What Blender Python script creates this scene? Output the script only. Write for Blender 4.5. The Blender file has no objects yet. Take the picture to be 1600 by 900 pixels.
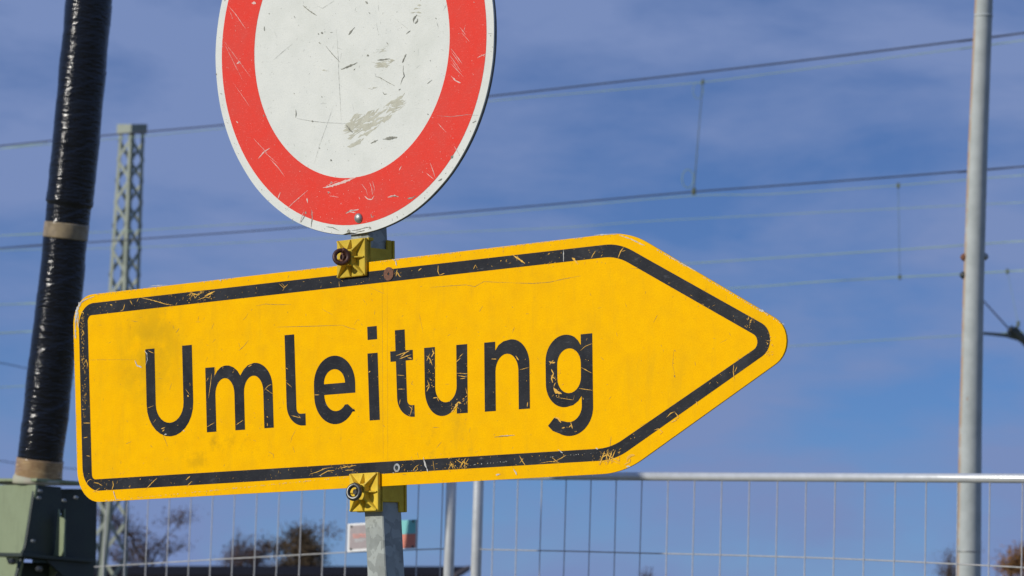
import bpy, bmesh, math, random
from math import sin, cos, pi, radians
from mathutils import Vector, Matrix, noise
random.seed(7)
sc = bpy.context.scene
col = sc.collection

# ---------------------------------------------------------------- camera
PITCH, ROLL = math.atan(0.1), radians(1.7)
fw = Vector((0, cos(PITCH), sin(PITCH))); xh = Vector((1, 0, 0)); uh = Vector((0, -sin(PITCH), cos(PITCH)))
rc = cos(ROLL)*xh + sin(ROLL)*uh; uc = -sin(ROLL)*xh + cos(ROLL)*uh
cd = bpy.data.cameras.new('camera'); cam = bpy.data.objects.new('camera', cd); col.objects.link(cam)
cam.matrix_world = Matrix(((rc.x, uc.x, -fw.x, 0), (rc.y, uc.y, -fw.y, 0), (rc.z, uc.z, -fw.z, 1.55), (0, 0, 0, 1)))
cd.sensor_width = 36; cd.lens = 112.5; cd.clip_start = .1; cd.clip_end = 6000
cd.dof.use_dof = True; cd.dof.focus_distance = 4.95; cd.dof.aperture_fstop = 16
sc.camera = cam

# ---------------------------------------------------------------- sky and sun
SUN_AZ, SUN_EL = radians(60), radians(22)      # sun stands behind the camera, 60 degrees to its left
w = bpy.data.worlds.new('World'); sc.world = w; w.use_nodes = True
N = w.node_tree.nodes; Lk = w.node_tree.links
for x in list(N): N.remove(x)
out = N.new('ShaderNodeOutputWorld'); bg = N.new('ShaderNodeBackground'); sky = N.new('ShaderNodeTexSky')
sky.sky_type = 'NISHITA'; sky.sun_disc = False; sky.sun_elevation = SUN_EL; sky.sun_rotation = radians(240)
sky.altitude = 0; sky.air_density = .5; sky.dust_density = 0; sky.ozone_density = 8.0
hs = N.new('ShaderNodeHueSaturation'); hs.inputs['Hue'].default_value = .5; hs.inputs['Saturation'].default_value = 1.06
hs.inputs['Value'].default_value = .76
tc = N.new('ShaderNodeTexCoord'); mp = N.new('ShaderNodeMapping'); mp.inputs['Scale'].default_value = (6.5, 3, 19)
mp.inputs['Rotation'].default_value = (0, radians(2), 0)
no = N.new('ShaderNodeTexNoise'); no.inputs['Scale'].default_value = 1; no.inputs['Detail'].default_value = 9
no.inputs['Roughness'].default_value = .56; no.inputs['Distortion'].default_value = .15
cr = N.new('ShaderNodeValToRGB'); cr.color_ramp.elements[0].position = .37; cr.color_ramp.elements[1].position = .55
cr.color_ramp.elements[0].color = (.34, .34, .34, 1); cr.color_ramp.elements[1].color = (1, 1, 1, 1)
mx = N.new('ShaderNodeMix'); mx.data_type = 'RGBA'
mx.inputs['B'].default_value = (1.88, 2.66, 5.0, 1)      # thin high cloud
Lk.new(tc.outputs['Generated'], mp.inputs['Vector']); Lk.new(mp.outputs[0], no.inputs['Vector']); Lk.new(no.outputs['Fac'], cr.inputs[0])
Lk.new(cr.outputs[0], mx.inputs['Factor']); Lk.new(sky.outputs[0], hs.inputs['Color']); Lk.new(hs.outputs[0], mx.inputs['A'])
Lk.new(mx.outputs['Result'], bg.inputs[0]); bg.inputs[1].default_value = .1; Lk.new(bg.outputs[0], out.inputs[0])
ld = bpy.data.lights.new('sun', 'SUN'); ld.energy = 3.3; ld.angle = radians(.53); ld.color = (1, .95, .86)
lo = bpy.data.objects.new('sun', ld); col.objects.link(lo)
sdir = Vector((-sin(SUN_AZ)*cos(SUN_EL), -cos(SUN_AZ)*cos(SUN_EL), sin(SUN_EL)))
lo.rotation_euler = sdir.to_track_quat('Z', 'Y').to_euler(); lo.location = (-5, -5, 6)
sc.view_settings.view_transform = 'Standard'; sc.view_settings.look = 'None'; sc.view_settings.exposure = 0; sc.view_settings.gamma = 1

# measured positions, metres (sign wear in millimetres on the plate)
ARROW = [(0.169,4.614,1.922),(0.74167,-0.66993,0.03349),(-0.0397,0.006,0.99919),(-0.66959,-0.7424,-0.02214)]
YEL = [([(-1052.4,160.8),(-1022.1,153.7),(-993.6,145.7),(-973.1,142.0)],1.3),([(-1058.8,161.3),(-1063.6,154.2)],0.9),([(-1094.2,153.2),(-1095.8,148.0),(-1098.2,143.8),(-1105.5,142.2)],1.5),([(-1081.3,158.7),(-1074.8,150.7)],1.2),([(-1131.6,155.0),(-1125.0,153.4)],1.6),([(-940.3,155.5),(-927.9,158.7),(-912.4,154.4),(-900.0,159.7)],1.2),([(-932.5,148.5),(-924.8,158.5),(-920.1,149.7),(-909.3,158.4)],1.2),([(-897.0,151.1),(-884.7,154.3),(-872.4,157.6)],2.6),([(-927.9,161.9),(-934.1,153.9)],1.4),([(-881.6,151.0),(-889.3,147.3)],1.1),([(-915.5,146.2),(-893.9,149.8),(-881.6,146.7)],0.8),([(-722.3,158.3),(-710.6,150.2),(-701.8,155.6)],1.0),([(-713.5,145.3),(-709.1,152.1),(-716.4,158.9)],0.8),([(-586.4,150.6),(-585.8,141.4)],1.0),([(-459.3,155.4),(-456.6,151.1),(-452.5,146.8)],2.0),([(-462.1,148.6),(-459.2,159.3)],1.2),([(-372.3,159.1),(-373.1,149.3),(-369.8,143.1)],1.5),([(-369.8,143.1),(-363.1,144.5),(-359.1,145.2)],1.2),([(-219.9,161.8),(-208.4,155.1),(-194.4,146.2)],2.6),([(-299.4,146.2),(-295.4,152.7),(-291.5,147.5)],1.1),([(-414.2,153.7),(-407.4,157.0)],1.2),([(-56.5,153.5),(-61.5,148.3),(-65.3,142.9)],1.1),([(-2.8,154.5),(-9.0,148.5),(-14.0,139.5)],1.5),([(-6.5,148.3),(0.7,149.5)],1.0),([(-102.4,147.0),(-96.2,142.7),(-90.1,136.5)],3.0),([(-1123.7,-141.8),(-1121.2,-149.4),(-1126.9,-161.0)],1.6),([(-1012.5,-141.8),(-1027.6,-150.8),(-1041.9,-160.8)],1.2),([(-931.6,-141.8),(-942.2,-147.7)],1.6),([(-927.7,-150.3),(-941.6,-159.2)],1.4),([(-1190.6,-147.9),(-1187.4,-140.5),(-1180.8,-137.5),(-1174.3,-139.9)],0.9),([(-1171.0,-143.3),(-1159.5,-144.8),(-1149.7,-149.4)],1.2),([(-1174.1,-159.3),(-1164.3,-156.4),(-1156.2,-153.0)],1.3),([(-1169.2,-156.3),(-1154.5,-161.1)],0.8),([(-1139.9,-157.3),(-1136.6,-156.4)],2.2),([(-653.8,-149.6),(-635.2,-146.3),(-619.5,-141.9),(-601.0,-140.7)],1.0),([(-633.8,-153.4),(-613.8,-146.2),(-598.2,-145.8)],1.1),([(-585.5,-142.3),(-567.1,-141.0),(-550.3,-139.7)],1.1),([(-574.2,-146.7),(-556.0,-146.5)],1.3),([(-579.8,-138.5),(-563.0,-143.2)],0.8),([(-429.4,-153.5),(-422.6,-146.9),(-415.8,-144.3)],1.4),([(-426.7,-156.6),(-418.6,-151.0),(-421.2,-146.0)],1.1),([(-386.2,-139.7),(-383.7,-156.3)],1.1),([(-355.7,-155.5),(-347.7,-145.2),(-339.9,-154.2)],1.2),([(-338.4,-139.8),(-326.6,-146.0),(-318.6,-138.7)],1.8),([(-331.9,-153.6),(-323.9,-144.2),(-313.5,-149.5)],1.6),([(-321.3,-141.4),(-320.1,-156.9)],1.5),([(-312.0,-138.9),(-324.0,-151.9)],1.2),([(-350.3,-143.1),(-343.8,-155.0)],1.1),([(-210.0,-139.5),(-205.0,-147.3),(-198.7,-154.2)],1.4),([(-202.4,-143.6),(-210.1,-150.9)],1.0),([(-146.9,-144.1),(-138.2,-150.1),(-132.0,-154.1)],1.1),([(-138.2,-150.1),(-128.2,-146.8),(-118.2,-142.5)],1.0),([(-138.2,-150.1),(-147.0,-151.6)],1.0),([(-170.9,-152.5),(-149.5,-150.6),(-129.5,-153.3)],0.6),([(-44.4,-140.1),(-49.5,-150.1),(-54.5,-160.2)],2.2),([(-37.1,-138.6),(-40.9,-148.7),(-38.7,-158.0)],1.6),([(-29.8,-139.9),(-34.9,-150.8),(-39.9,-159.8)],1.8),([(-51.9,-149.1),(-32.3,-143.5)],1.4),([(-43.3,-143.9),(-28.8,-151.0),(-16.8,-155.2)],1.6),([(-23.8,-139.2),(-30.0,-150.0),(-32.6,-159.2)],1.2),([(-49.5,-155.7),(-32.5,-153.6),(-19.3,-158.8)],1.2),([(-16.7,-148.8),(-16.9,-157.1)],1.1),([(-2.4,-156.8),(-1.1,-152.2),(4.9,-148.8),(12.1,-148.2)],3.6),([(2.3,-159.7),(3.6,-153.3)],3.0),([(-7.3,-161.2),(2.4,-157.9)],2.0),([(72.4,-96.9),(79.6,-91.7),(86.7,-89.4)],1.2),([(86.7,-89.4),(94.7,-98.0),(84.1,-102.9)],1.2),([(80.5,-104.6),(91.1,-101.5)],1.4),([(48.5,-114.0),(56.8,-112.6),(65.0,-117.5),(59.0,-120.9)],1.1),([(126.6,-76.9),(128.8,-82.5)],1.6),([(195.3,-29.3),(194.0,-38.3),(196.0,-51.0)],1.3),([(201.0,-32.4),(196.2,-40.2)],0.8),([(-1196.8,61.6),(-1191.9,65.7),(-1188.5,57.9),(-1190.1,50.3)],1.6),([(-1205.1,65.4),(-1198.5,68.3)],1.2),([(-1199.5,-41.5),(-1179.7,-42.5)],0.9),([(-1197.7,-66.5),(-1187.8,-65.9)],1.2),([(-1190.9,-97.1),(-1181.0,-98.6)],1.0),([(-1207.3,148.6),(-1199.0,145.8),(-1202.3,140.6)],1.6),([(-1207.2,131.1),(-1202.2,126.3)],1.3),([(-1203.8,119.9),(-1198.8,111.9),(-1205.4,104.7)],1.3),([(-453.6,22.9),(-444.0,28.2),(-433.1,32.5)],1.5),([(-463.2,25.5),(-448.1,28.5),(-434.4,30.6)],1.0),([(-456.4,20.1),(-442.7,23.2),(-430.4,25.4)],1.3),([(-438.6,21.0),(-429.1,19.4)],1.4),([(-460.7,-4.3),(-445.7,-6.2)],0.9),([(-459.5,-26.2),(-444.5,-27.0)],0.9),([(-428.4,-52.5),(-434.0,-69.0)],1.2),([(-436.6,-53.1),(-428.5,-59.4)],1.0),([(-454.2,-42.3),(-457.0,-50.0)],1.1),([(-385.8,31.3),(-383.2,24.3),(-388.6,18.8)],2.2),([(-398.0,21.3),(-391.3,16.0),(-386.0,5.9)],1.6),([(-391.2,23.8),(-398.1,13.5)],1.4),([(-392.7,9.2),(-387.3,13.8)],1.1),([(-397.0,-16.0),(-393.1,-25.1),(-398.5,-33.6)],1.3),([(-399.8,-26.6),(-391.7,-22.2)],1.1),([(-385.2,-44.1),(-377.2,-43.6),(-373.2,-49.6)],1.5),([(-336.7,7.7),(-327.4,13.9)],1.1),([(-338.2,-8.8),(-313.2,-11.3)],0.9),([(-333.0,-13.0),(-314.5,-16.0)],0.9),([(-329.0,-18.1),(-318.5,-17.7)],0.8),([(-317.4,-32.4),(-314.8,-42.2)],1.1),([(-331.3,14.1),(-322.0,20.3)],0.8),([(-264.6,8.0),(-254.2,7.3)],1.3),([(-215.5,9.6),(-209.2,2.5)],1.5),([(-208.2,-11.9),(-189.0,-9.2)],0.7),([(-192.3,-60.5),(-193.7,-68.0)],1.1),([(-149.7,-3.1),(-143.5,-5.4),(-137.2,-4.9)],1.8),([(-148.6,-7.9),(-140.9,-1.8)],1.4),([(-144.9,-14.8),(-141.2,-21.6),(-145.1,-29.0),(-142.7,-34.8)],2.6),([(-146.3,-24.2),(-137.6,-29.4)],1.5),([(-141.6,-42.4),(-135.4,-48.5),(-125.5,-51.8)],5.0),([(-137.7,-35.1),(-140.3,-40.6)],3.2),([(-87.6,-15.5),(-66.9,-25.2)],0.9),([(-91.9,-46.2),(-64.9,-50.6)],0.9),([(-88.5,9.0),(-78.5,14.9),(-66.2,17.9)],0.8),([(-135.5,-57.0),(-103.3,-62.5),(-100.7,-56.1)],0.6),([(-108.7,-95.1),(-105.2,-104.7)],1.6),([(-107.6,-98.9),(-112.6,-102.4)],1.1),([(-126.3,-102.7),(-120.0,-102.0)],1.5),([(-116.3,-101.3),(-115.1,-102.3)],1.6),([(-141.0,-85.9),(-133.5,-88.2),(-127.4,-94.2)],2.8),([(-84.7,-59.8),(-83.5,-63.6)],1.2),([(-880.1,22.9),(-883.2,4.3),(-887.8,-16.3)],1.1),([(-892.4,11.1),(-887.8,17.1)],1.0),([(-871.0,34.9),(-874.0,16.3)],0.8),([(-793.9,29.1),(-785.0,31.7)],1.2),([(-756.8,-11.2),(-747.9,-4.6),(-739.1,-2.0)],0.8),([(-755.3,-8.2),(-736.2,-18.6)],0.6),([(-751.0,-53.7),(-748.1,-54.8)],2.6),([(-749.6,-64.0),(-749.6,-69.1)],1.4),([(-706.8,-0.8),(-693.7,-9.7)],0.9),([(-706.7,21.7),(-702.3,19.4)],1.3),([(-643.1,-24.8),(-631.7,-25.4)],1.1),([(-522.8,3.4),(-518.6,5.1)],1.3),([(-890.9,-63.2),(-872.5,-56.8)],0.8),([(-822.6,-63.4),(-804.6,-56.1)],0.8),([(-938.6,-9.3),(-935.5,-11.6)],4.0),([(-943.3,1.5),(-932.4,-8.6)],0.6),([(-1034.6,70.7),(-1021.8,65.6)],1.0),([(-1002.6,-60.9),(-993.2,-59.2)],1.8),([(-999.5,-65.2),(-994.7,-62.3)],2.2),([(-1037.5,-25.1),(-1021.6,-21.7)],0.6),([(-1021.6,-49.3),(-1015.3,-44.3)],0.8),([(-695.3,-54.5),(-673.6,-59.7),(-679.4,-54.3)],0.9),([(-342.8,-63.0),(-336.1,-57.5),(-333.4,-52.8)],4.6),([(-348.1,-67.5),(-341.5,-64.0)],4.0),([(-333.4,-52.8),(-326.8,-55.1)],2.4),([(-318.8,-46.8),(-314.9,-44.1)],1.4),([(-324.1,-49.4),(-321.5,-48.6)],1.6)]
WHI = [([(-118.4,160.7),(-118.5,152.2),(-118.7,142.7)],1.4),([(-406.3,-133.9),(-402.4,-144.9),(-397.1,-155.8)],3.0),([(-1121.2,-159.0),(-1118.7,-165.6),(-1113.9,-174.3)],2.4),([(-1043.3,71.2),(-1037.7,65.5),(-1036.9,55.9),(-1040.9,46.5)],1.4),([(-1068.1,56.8),(-1063.2,47.9)],1.6),([(-1064.8,49.1),(-1055.2,45.3),(-1050.4,43.9)],3.0),([(-994.7,-70.8),(-988.5,-70.0)],5.0),([(-949.4,-65.6),(-944.8,-67.9)],2.4),([(-463.9,175.2),(-461.9,171.5),(-460.5,165.4)],3.8),([(-467.3,175.0),(-453.6,174.8)],1.4),([(-58.5,176.8),(-45.0,176.3),(-30.4,175.7),(-15.8,174.1)],1.6),([(-10.9,172.7),(9.5,165.6),(36.9,152.9)],1.4),([(74.7,136.7),(105.0,121.6),(132.7,107.0)],1.1),([(241.2,45.9),(250.0,41.6),(255.5,37.6)],2.6),([(-1218.8,126.4),(-1218.9,139.6),(-1215.6,152.5),(-1209.0,161.8),(-1199.1,167.7)],7.0),([(-1219.5,102.4),(-1220.5,122.2),(-1218.9,135.2)],3.4),([(-1212.1,121.6),(-1213.9,134.8),(-1212.3,145.7)],2.4),([(-1205.7,163.8),(-1192.5,168.8),(-1171.0,172.1)],1.6),([(-1033.3,178.2),(-1012.6,178.1),(-987.3,176.7)],1.2),([(-861.7,175.1),(-855.6,174.6)],2.4),([(-134.2,-133.4),(-124.3,-139.4)],1.6),([(-61.4,-134.7),(-56.5,-136.8)],2.2),([(-3.7,-164.1),(3.4,-164.4)],2.6),([(-221.7,-159.0),(-215.5,-167.8)],3.4),([(-257.8,-166.1),(-248.7,-165.5)],2.0),([(-630.9,-152.5),(-626.7,-153.7)],1.0),([(-218.5,-108.7),(-249.3,-108.1)],0.7)]
DRK = [([(-390.2,126.0),(-352.6,125.1),(-315.5,124.1),(-297.1,119.7),(-278.7,126.0),(-221.7,119.6)],0.9),([(-221.7,119.6),(-180.9,115.4),(-148.0,114.6),(-120.3,117.2),(-85.4,119.1)],1.0),([(-775.8,126.2),(-753.5,127.7),(-731.3,125.0),(-694.6,122.2)],0.9),([(-728.5,88.7),(-658.4,84.9),(-578.4,81.2)],1.0),([(-579.8,81.3),(-565.7,76.3),(-548.8,72.1)],0.8),([(-492.3,163.1),(-492.4,63.2),(-492.6,-36.2),(-492.2,-155.0)],0.4),([(-481.3,152.2),(-482.2,-36.8),(-482.6,-155.3)],0.3),([(-523.1,138.5),(-488.5,123.8),(-491.2,133.0)],0.5),([(-805.8,105.6),(-799.7,109.3),(-793.7,116.2)],0.8),([(-816.4,56.5),(-804.3,62.9),(-793.8,71.6)],1.2),([(-685.3,-78.4),(-694.0,-89.1),(-697.0,-98.1)],0.8),([(-692.6,-103.4),(-686.9,-114.8)],0.7),([(-746.8,-110.2),(-736.5,-114.7),(-735.1,-120.9)],1.0),([(-625.2,109.9),(-601.0,99.0)],0.6),([(-509.5,92.4),(-508.1,100.3)],0.9),([(-413.5,87.4),(-405.7,57.2)],0.5),([(-428.1,-15.2),(-430.8,-19.9),(-425.4,-22.2)],0.8),([(-308.9,-92.8),(-311.6,-100.4)],0.7),([(-387.0,-88.9),(-372.3,-89.7)],0.8),([(-260.9,-109.5),(-226.1,-109.2)],1.6),([(-368.6,-111.3),(-379.3,-120.5)],0.8),([(-419.7,-125.5),(-417.1,-134.5)],1.0),([(87.3,-1.5),(90.7,-3.6)],2.0),([(84.6,-19.7),(86.9,-20.7)],2.0),([(86.6,-37.2),(88.8,-41.0)],2.4),([(87.2,-2.4),(84.5,-22.4),(88.9,-39.2)],0.6),([(131.7,58.5),(134.0,57.5)],1.4),([(35.6,82.4),(36.9,86.9)],1.0),([(-974.6,109.2),(-971.5,102.6)],1.0),([(-920.1,110.6),(-907.7,109.7)],0.6),([(-1216.8,66.2),(-1150.7,63.1),(-1061.7,57.4)],0.4),([(-1001.0,-66.2),(-986.8,-91.2)],1.2),([(-1091.7,-82.2),(-1077.2,-78.6)],1.0),([(-31.9,-119.4),(-34.6,-135.9)],1.2),([(8.7,121.8),(38.7,120.2)],0.6),([(-338.3,-13.6),(-318.5,-14.8)],0.5),([(-1079.6,124.1),(-1060.3,120.6)],0.8),([(-966.8,95.9),(-959.0,102.8)],1.4),([(-927.9,142.9),(-866.3,145.6),(-820.7,147.3)],0.6)]
DOTS = [(-1206.4,139.8,-1198.5,68.3,46),(-1203.5,68.6,-1192.9,-35.3,60),(-940.3,162.9,-870.9,141.7,30),(-355.5,-137.1,-309.7,-157.3,34),(-55.4,-138.7,-14.5,-160.9,40),(251.5,7.5,265.3,-22.1,24),(215.0,35.2,235.0,21.2,18),(-659.5,-136.2,-546.3,-156.8,30),(-147.5,-17.5,-123.0,-56.7,14),(-396.5,32.0,-381.1,-34.6,22),(-354.5,-43.9,-313.9,-70.3,20),(-1199.1,-105.4,-1037.1,-165.2,26),(-1184.2,174.2,-881.6,132.0,36),(-272.9,174.1,-21.4,133.6,24),(-476.8,-128.0,-277.1,-158.7,34)]
DISC = [(-0.267,4.974,2.424),(0.76192,-0.64677,0.03415),(-0.07392,-0.03445,0.99667),(-0.64344,-0.7619,-0.07405)]
GRY = [([(-97.8,76.5),(-83.6,65.3),(-67.3,55.5)],2.2),([(-19.4,-36.3),(-3.5,-33.7),(15.2,-29.9)],3.2),([(6.4,-41.0),(10.6,-38.4)],1.5),([(36.2,-21.2),(40.2,-22.0)],4.2),([(58.1,-31.2),(70.2,-32.0),(84.4,-31.7)],2.4),([(110.0,-41.4),(114.4,-34.4),(118.7,-29.0)],3.4),([(111.7,-46.1),(110.8,-55.0),(112.8,-62.7),(108.5,-66.7),(104.0,-75.2)],1.6),([(52.1,-51.0),(53.8,-56.6),(61.4,-58.7),(76.3,-67.4),(92.7,-75.7)],1.3),([(62.4,-155.9),(77.3,-155.7),(92.6,-155.8)],4.4),([(36.6,-159.8),(42.8,-158.0),(51.8,-156.0)],2.6),([(-121.8,-88.2),(-121.3,-95.1),(-122.9,-101.7)],2.0),([(-120.5,-102.9),(-87.1,-111.2),(-53.9,-117.3),(-14.7,-122.5)],1.1),([(-89.2,-110.9),(-83.8,-111.9)],2.6),([(-25.4,19.4),(-25.5,-5.0),(-25.1,-26.5),(-25.5,-41.7),(-24.7,-78.4),(-24.2,-121.1)],0.9),([(-39.1,-90.5),(-53.9,-117.9),(-72.4,-149.6),(-86.6,-178.7)],0.9),([(-73.6,-154.9),(-72.8,-157.2)],4.0),([(-0.7,16.2),(5.7,21.5),(13.0,26.7)],3.0),([(-66.8,26.2),(-64.4,25.3)],3.0),([(-60.1,27.2),(-55.9,25.7)],3.6),([(-39.7,24.9),(-35.1,24.9)],2.4),([(137.3,17.2),(136.4,22.7),(141.8,27.4),(144.3,28.9)],3.0),([(139.2,15.8),(144.6,19.3),(145.6,23.0)],3.2),([(120.4,2.3),(129.5,6.2)],1.8),([(-65.5,12.8),(-61.9,9.3)],2.4),([(-50.4,4.2),(-37.4,-9.7),(-21.6,-24.5)],1.3),([(-167.1,-3.6),(-146.4,6.9),(-122.3,17.8)],0.8),([(-184.7,53.7),(-184.3,45.9)],2.2),([(-172.8,73.1),(-171.6,71.7)],2.6),([(-117.7,61.5),(-115.0,57.4)],2.4),([(38.2,64.4),(42.8,59.8)],2.6),([(44.1,46.3),(46.8,42.9)],2.4),([(79.0,-5.4),(82.0,-9.4)],2.6),([(159.5,-80.2),(165.6,-77.1),(169.7,-75.5)],1.6),([(167.5,-44.5),(168.6,-46.5)],3.2),([(182.2,19.1),(183.6,17.1)],3.4),([(183.4,13.6),(187.8,1.1)],0.8),([(-64.0,-73.9),(-63.3,-75.8)],2.6),([(-124.6,-62.0),(-122.5,-63.5)],2.2),([(66.5,-82.3),(69.5,-86.2),(75.2,-86.0)],1.4),([(99.6,-83.1),(103.7,-81.8)],2.4),([(-50.5,-175.7),(-48.1,-178.3)],3.4),([(202.0,-196.7),(204.5,-199.9)],6.0),([(-13.6,-125.3),(-5.1,-135.4),(-0.3,-137.7)],3.4),([(156.9,-126.1),(159.2,-128.1)],2.0),([(-60.5,63.8),(-26.5,74.6)],0.7),([(97.9,29.3),(124.8,9.2)],0.6),([(-290.8,-43.1),(-285.5,-44.7)],2.0),([(-297.8,-9.1),(-297.1,-12.4)],2.0),([(285.7,-17.9),(295.2,-20.0)],1.0),([(176.3,-131.8),(207.4,-136.4),(238.4,-136.9),(259.5,-140.4)],0.8),([(247.3,-150.8),(251.3,-148.9),(255.2,-148.2)],3.0),([(-194.7,-89.4),(-191.9,-92.2)],3.0),([(-138.5,-262.1),(-139.4,-265.8),(-137.0,-267.3)],2.0),([(-121.2,-270.0),(-115.6,-264.1),(-109.3,-257.0)],1.6),([(-109.7,-253.2),(-107.9,-257.2)],4.0),([(-96.3,-251.8),(-95.6,-264.7),(-98.9,-279.7)],1.8),([(-65.8,-281.3),(-52.1,-283.8),(-38.6,-290.1)],1.6),([(-21.6,-294.1),(-18.0,-291.4),(-14.0,-292.7)],5.0),([(-11.2,-292.5),(2.5,-292.4),(16.3,-290.3),(27.2,-290.3)],2.2),([(26.5,-289.5),(29.7,-293.5)],5.0),([(-2.8,-295.7),(16.0,-294.3)],2.2),([(37.6,-272.9),(34.0,-276.4)],1.4),([(74.3,-280.0),(75.7,-285.1)],1.2),([(173.2,-232.2),(181.5,-229.3)],2.4),([(109.3,-253.3),(119.2,-253.0),(126.0,-250.4)],3.4),([(201.3,-196.8),(204.4,-198.8)],6.0),([(-50.3,-176.8),(-48.6,-178.0)],3.0),([(-59.3,-227.3),(-56.7,-229.1)],6.0),([(-53.2,-211.3),(-48.2,-214.4)],1.6),([(-23.3,-264.1),(-12.8,-260.8),(4.3,-261.1)],1.4),([(69.5,-247.1),(79.6,-246.5),(91.2,-248.1)],1.6),([(31.0,-269.8),(32.4,-276.2)],2.6)]
LIT = [([(-69.3,-219.4),(-48.4,-217.7),(-24.0,-214.2),(3.1,-209.3)],4.4),([(-153.7,-247.9),(-137.1,-237.8),(-102.6,-220.1)],1.2),([(-182.9,-161.7),(-165.8,-177.2),(-152.4,-193.2)],1.1),([(19.1,-240.5),(26.2,-246.5),(34.0,-247.7),(39.4,-242.2)],2.4),([(67.8,-247.4),(79.6,-246.0),(90.2,-248.5)],3.2),([(-21.6,-264.3),(-11.2,-261.2),(6.0,-260.7)],2.8),([(-16.4,-262.2),(-1.1,-265.1)],1.8),([(158.5,-202.3),(164.2,-216.5),(167.6,-226.7)],1.1),([(149.4,-217.0),(157.3,-223.2),(165.2,-228.9)],1.0),([(31.1,-220.3),(35.0,-230.0),(36.1,-240.1)],1.1),([(37.3,-218.9),(40.7,-230.5),(38.9,-237.9)],0.8),([(14.3,-221.7),(23.0,-231.4),(25.9,-240.9)],0.8),([(-162.7,-217.4),(-169.3,-227.6)],2.0),([(-105.0,-231.9),(-104.1,-240.4)],2.6),([(93.5,-208.2),(99.5,-201.3)],1.4),([(-56.2,-233.2),(-35.7,-237.6)],0.8),([(-53.3,-212.6),(-48.7,-211.8)],2.2),([(7.1,-241.2),(9.3,-245.2)],2.0),([(-37.7,-211.6),(-62.2,-216.8)],0.9),([(-60.0,-226.2),(-55.2,-227.2),(-53.2,-229.9)],1.6),([(31.0,-270.6),(33.4,-275.8)],2.2),([(-113.3,-253.3),(-119.1,-262.5),(-123.0,-269.9)],1.2),([(-95.0,-252.5),(-94.5,-269.9)],1.0),([(-263.2,97.0),(-248.6,82.4),(-226.0,54.4)],1.0),([(-261.4,88.9),(-253.5,73.6)],0.7),([(-210.7,95.0),(-200.8,93.0)],5.0),([(-249.6,0.2),(-241.9,3.6)],2.4),([(-246.4,2.0),(-240.7,2.2)],2.0),([(-277.3,42.0),(-219.4,-24.8)],0.6),([(-275.4,35.5),(-237.1,-28.9)],0.6),([(209.0,-74.2),(218.3,-82.7),(227.7,-87.0)],2.4),([(210.3,-31.4),(224.2,-47.9),(233.2,-59.4)],0.9),([(211.1,-36.8),(227.5,-57.2)],0.7),([(208.8,-43.1),(230.6,-70.9)],0.8),([(209.7,-49.1),(224.9,-68.7)],0.7),([(209.3,-55.0),(234.0,-78.6)],0.7),([(230.7,-1.4),(241.6,-14.6)],0.9),([(234.1,-10.7),(248.7,-25.9)],0.6),([(262.6,-52.6),(272.4,-50.3),(280.1,-48.9)],1.1),([(270.5,-48.6),(278.0,-52.2)],1.0),([(242.4,0.0),(238.0,-9.8)],0.6),([(177.6,-143.2),(194.3,-159.8)],0.8),([(208.7,-182.1),(219.4,-197.9)],0.8),([(-259.1,-29.5),(-222.1,-74.5)],0.5),([(-255.9,-92.6),(-251.8,-96.2)],2.6),([(-209.4,-158.5),(-195.8,-149.0),(-182.6,-144.2)],2.0),([(-200.0,-145.5),(-166.9,-170.6)],0.6),([(-218.4,-124.8),(-187.4,-153.0)],0.7)]
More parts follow.
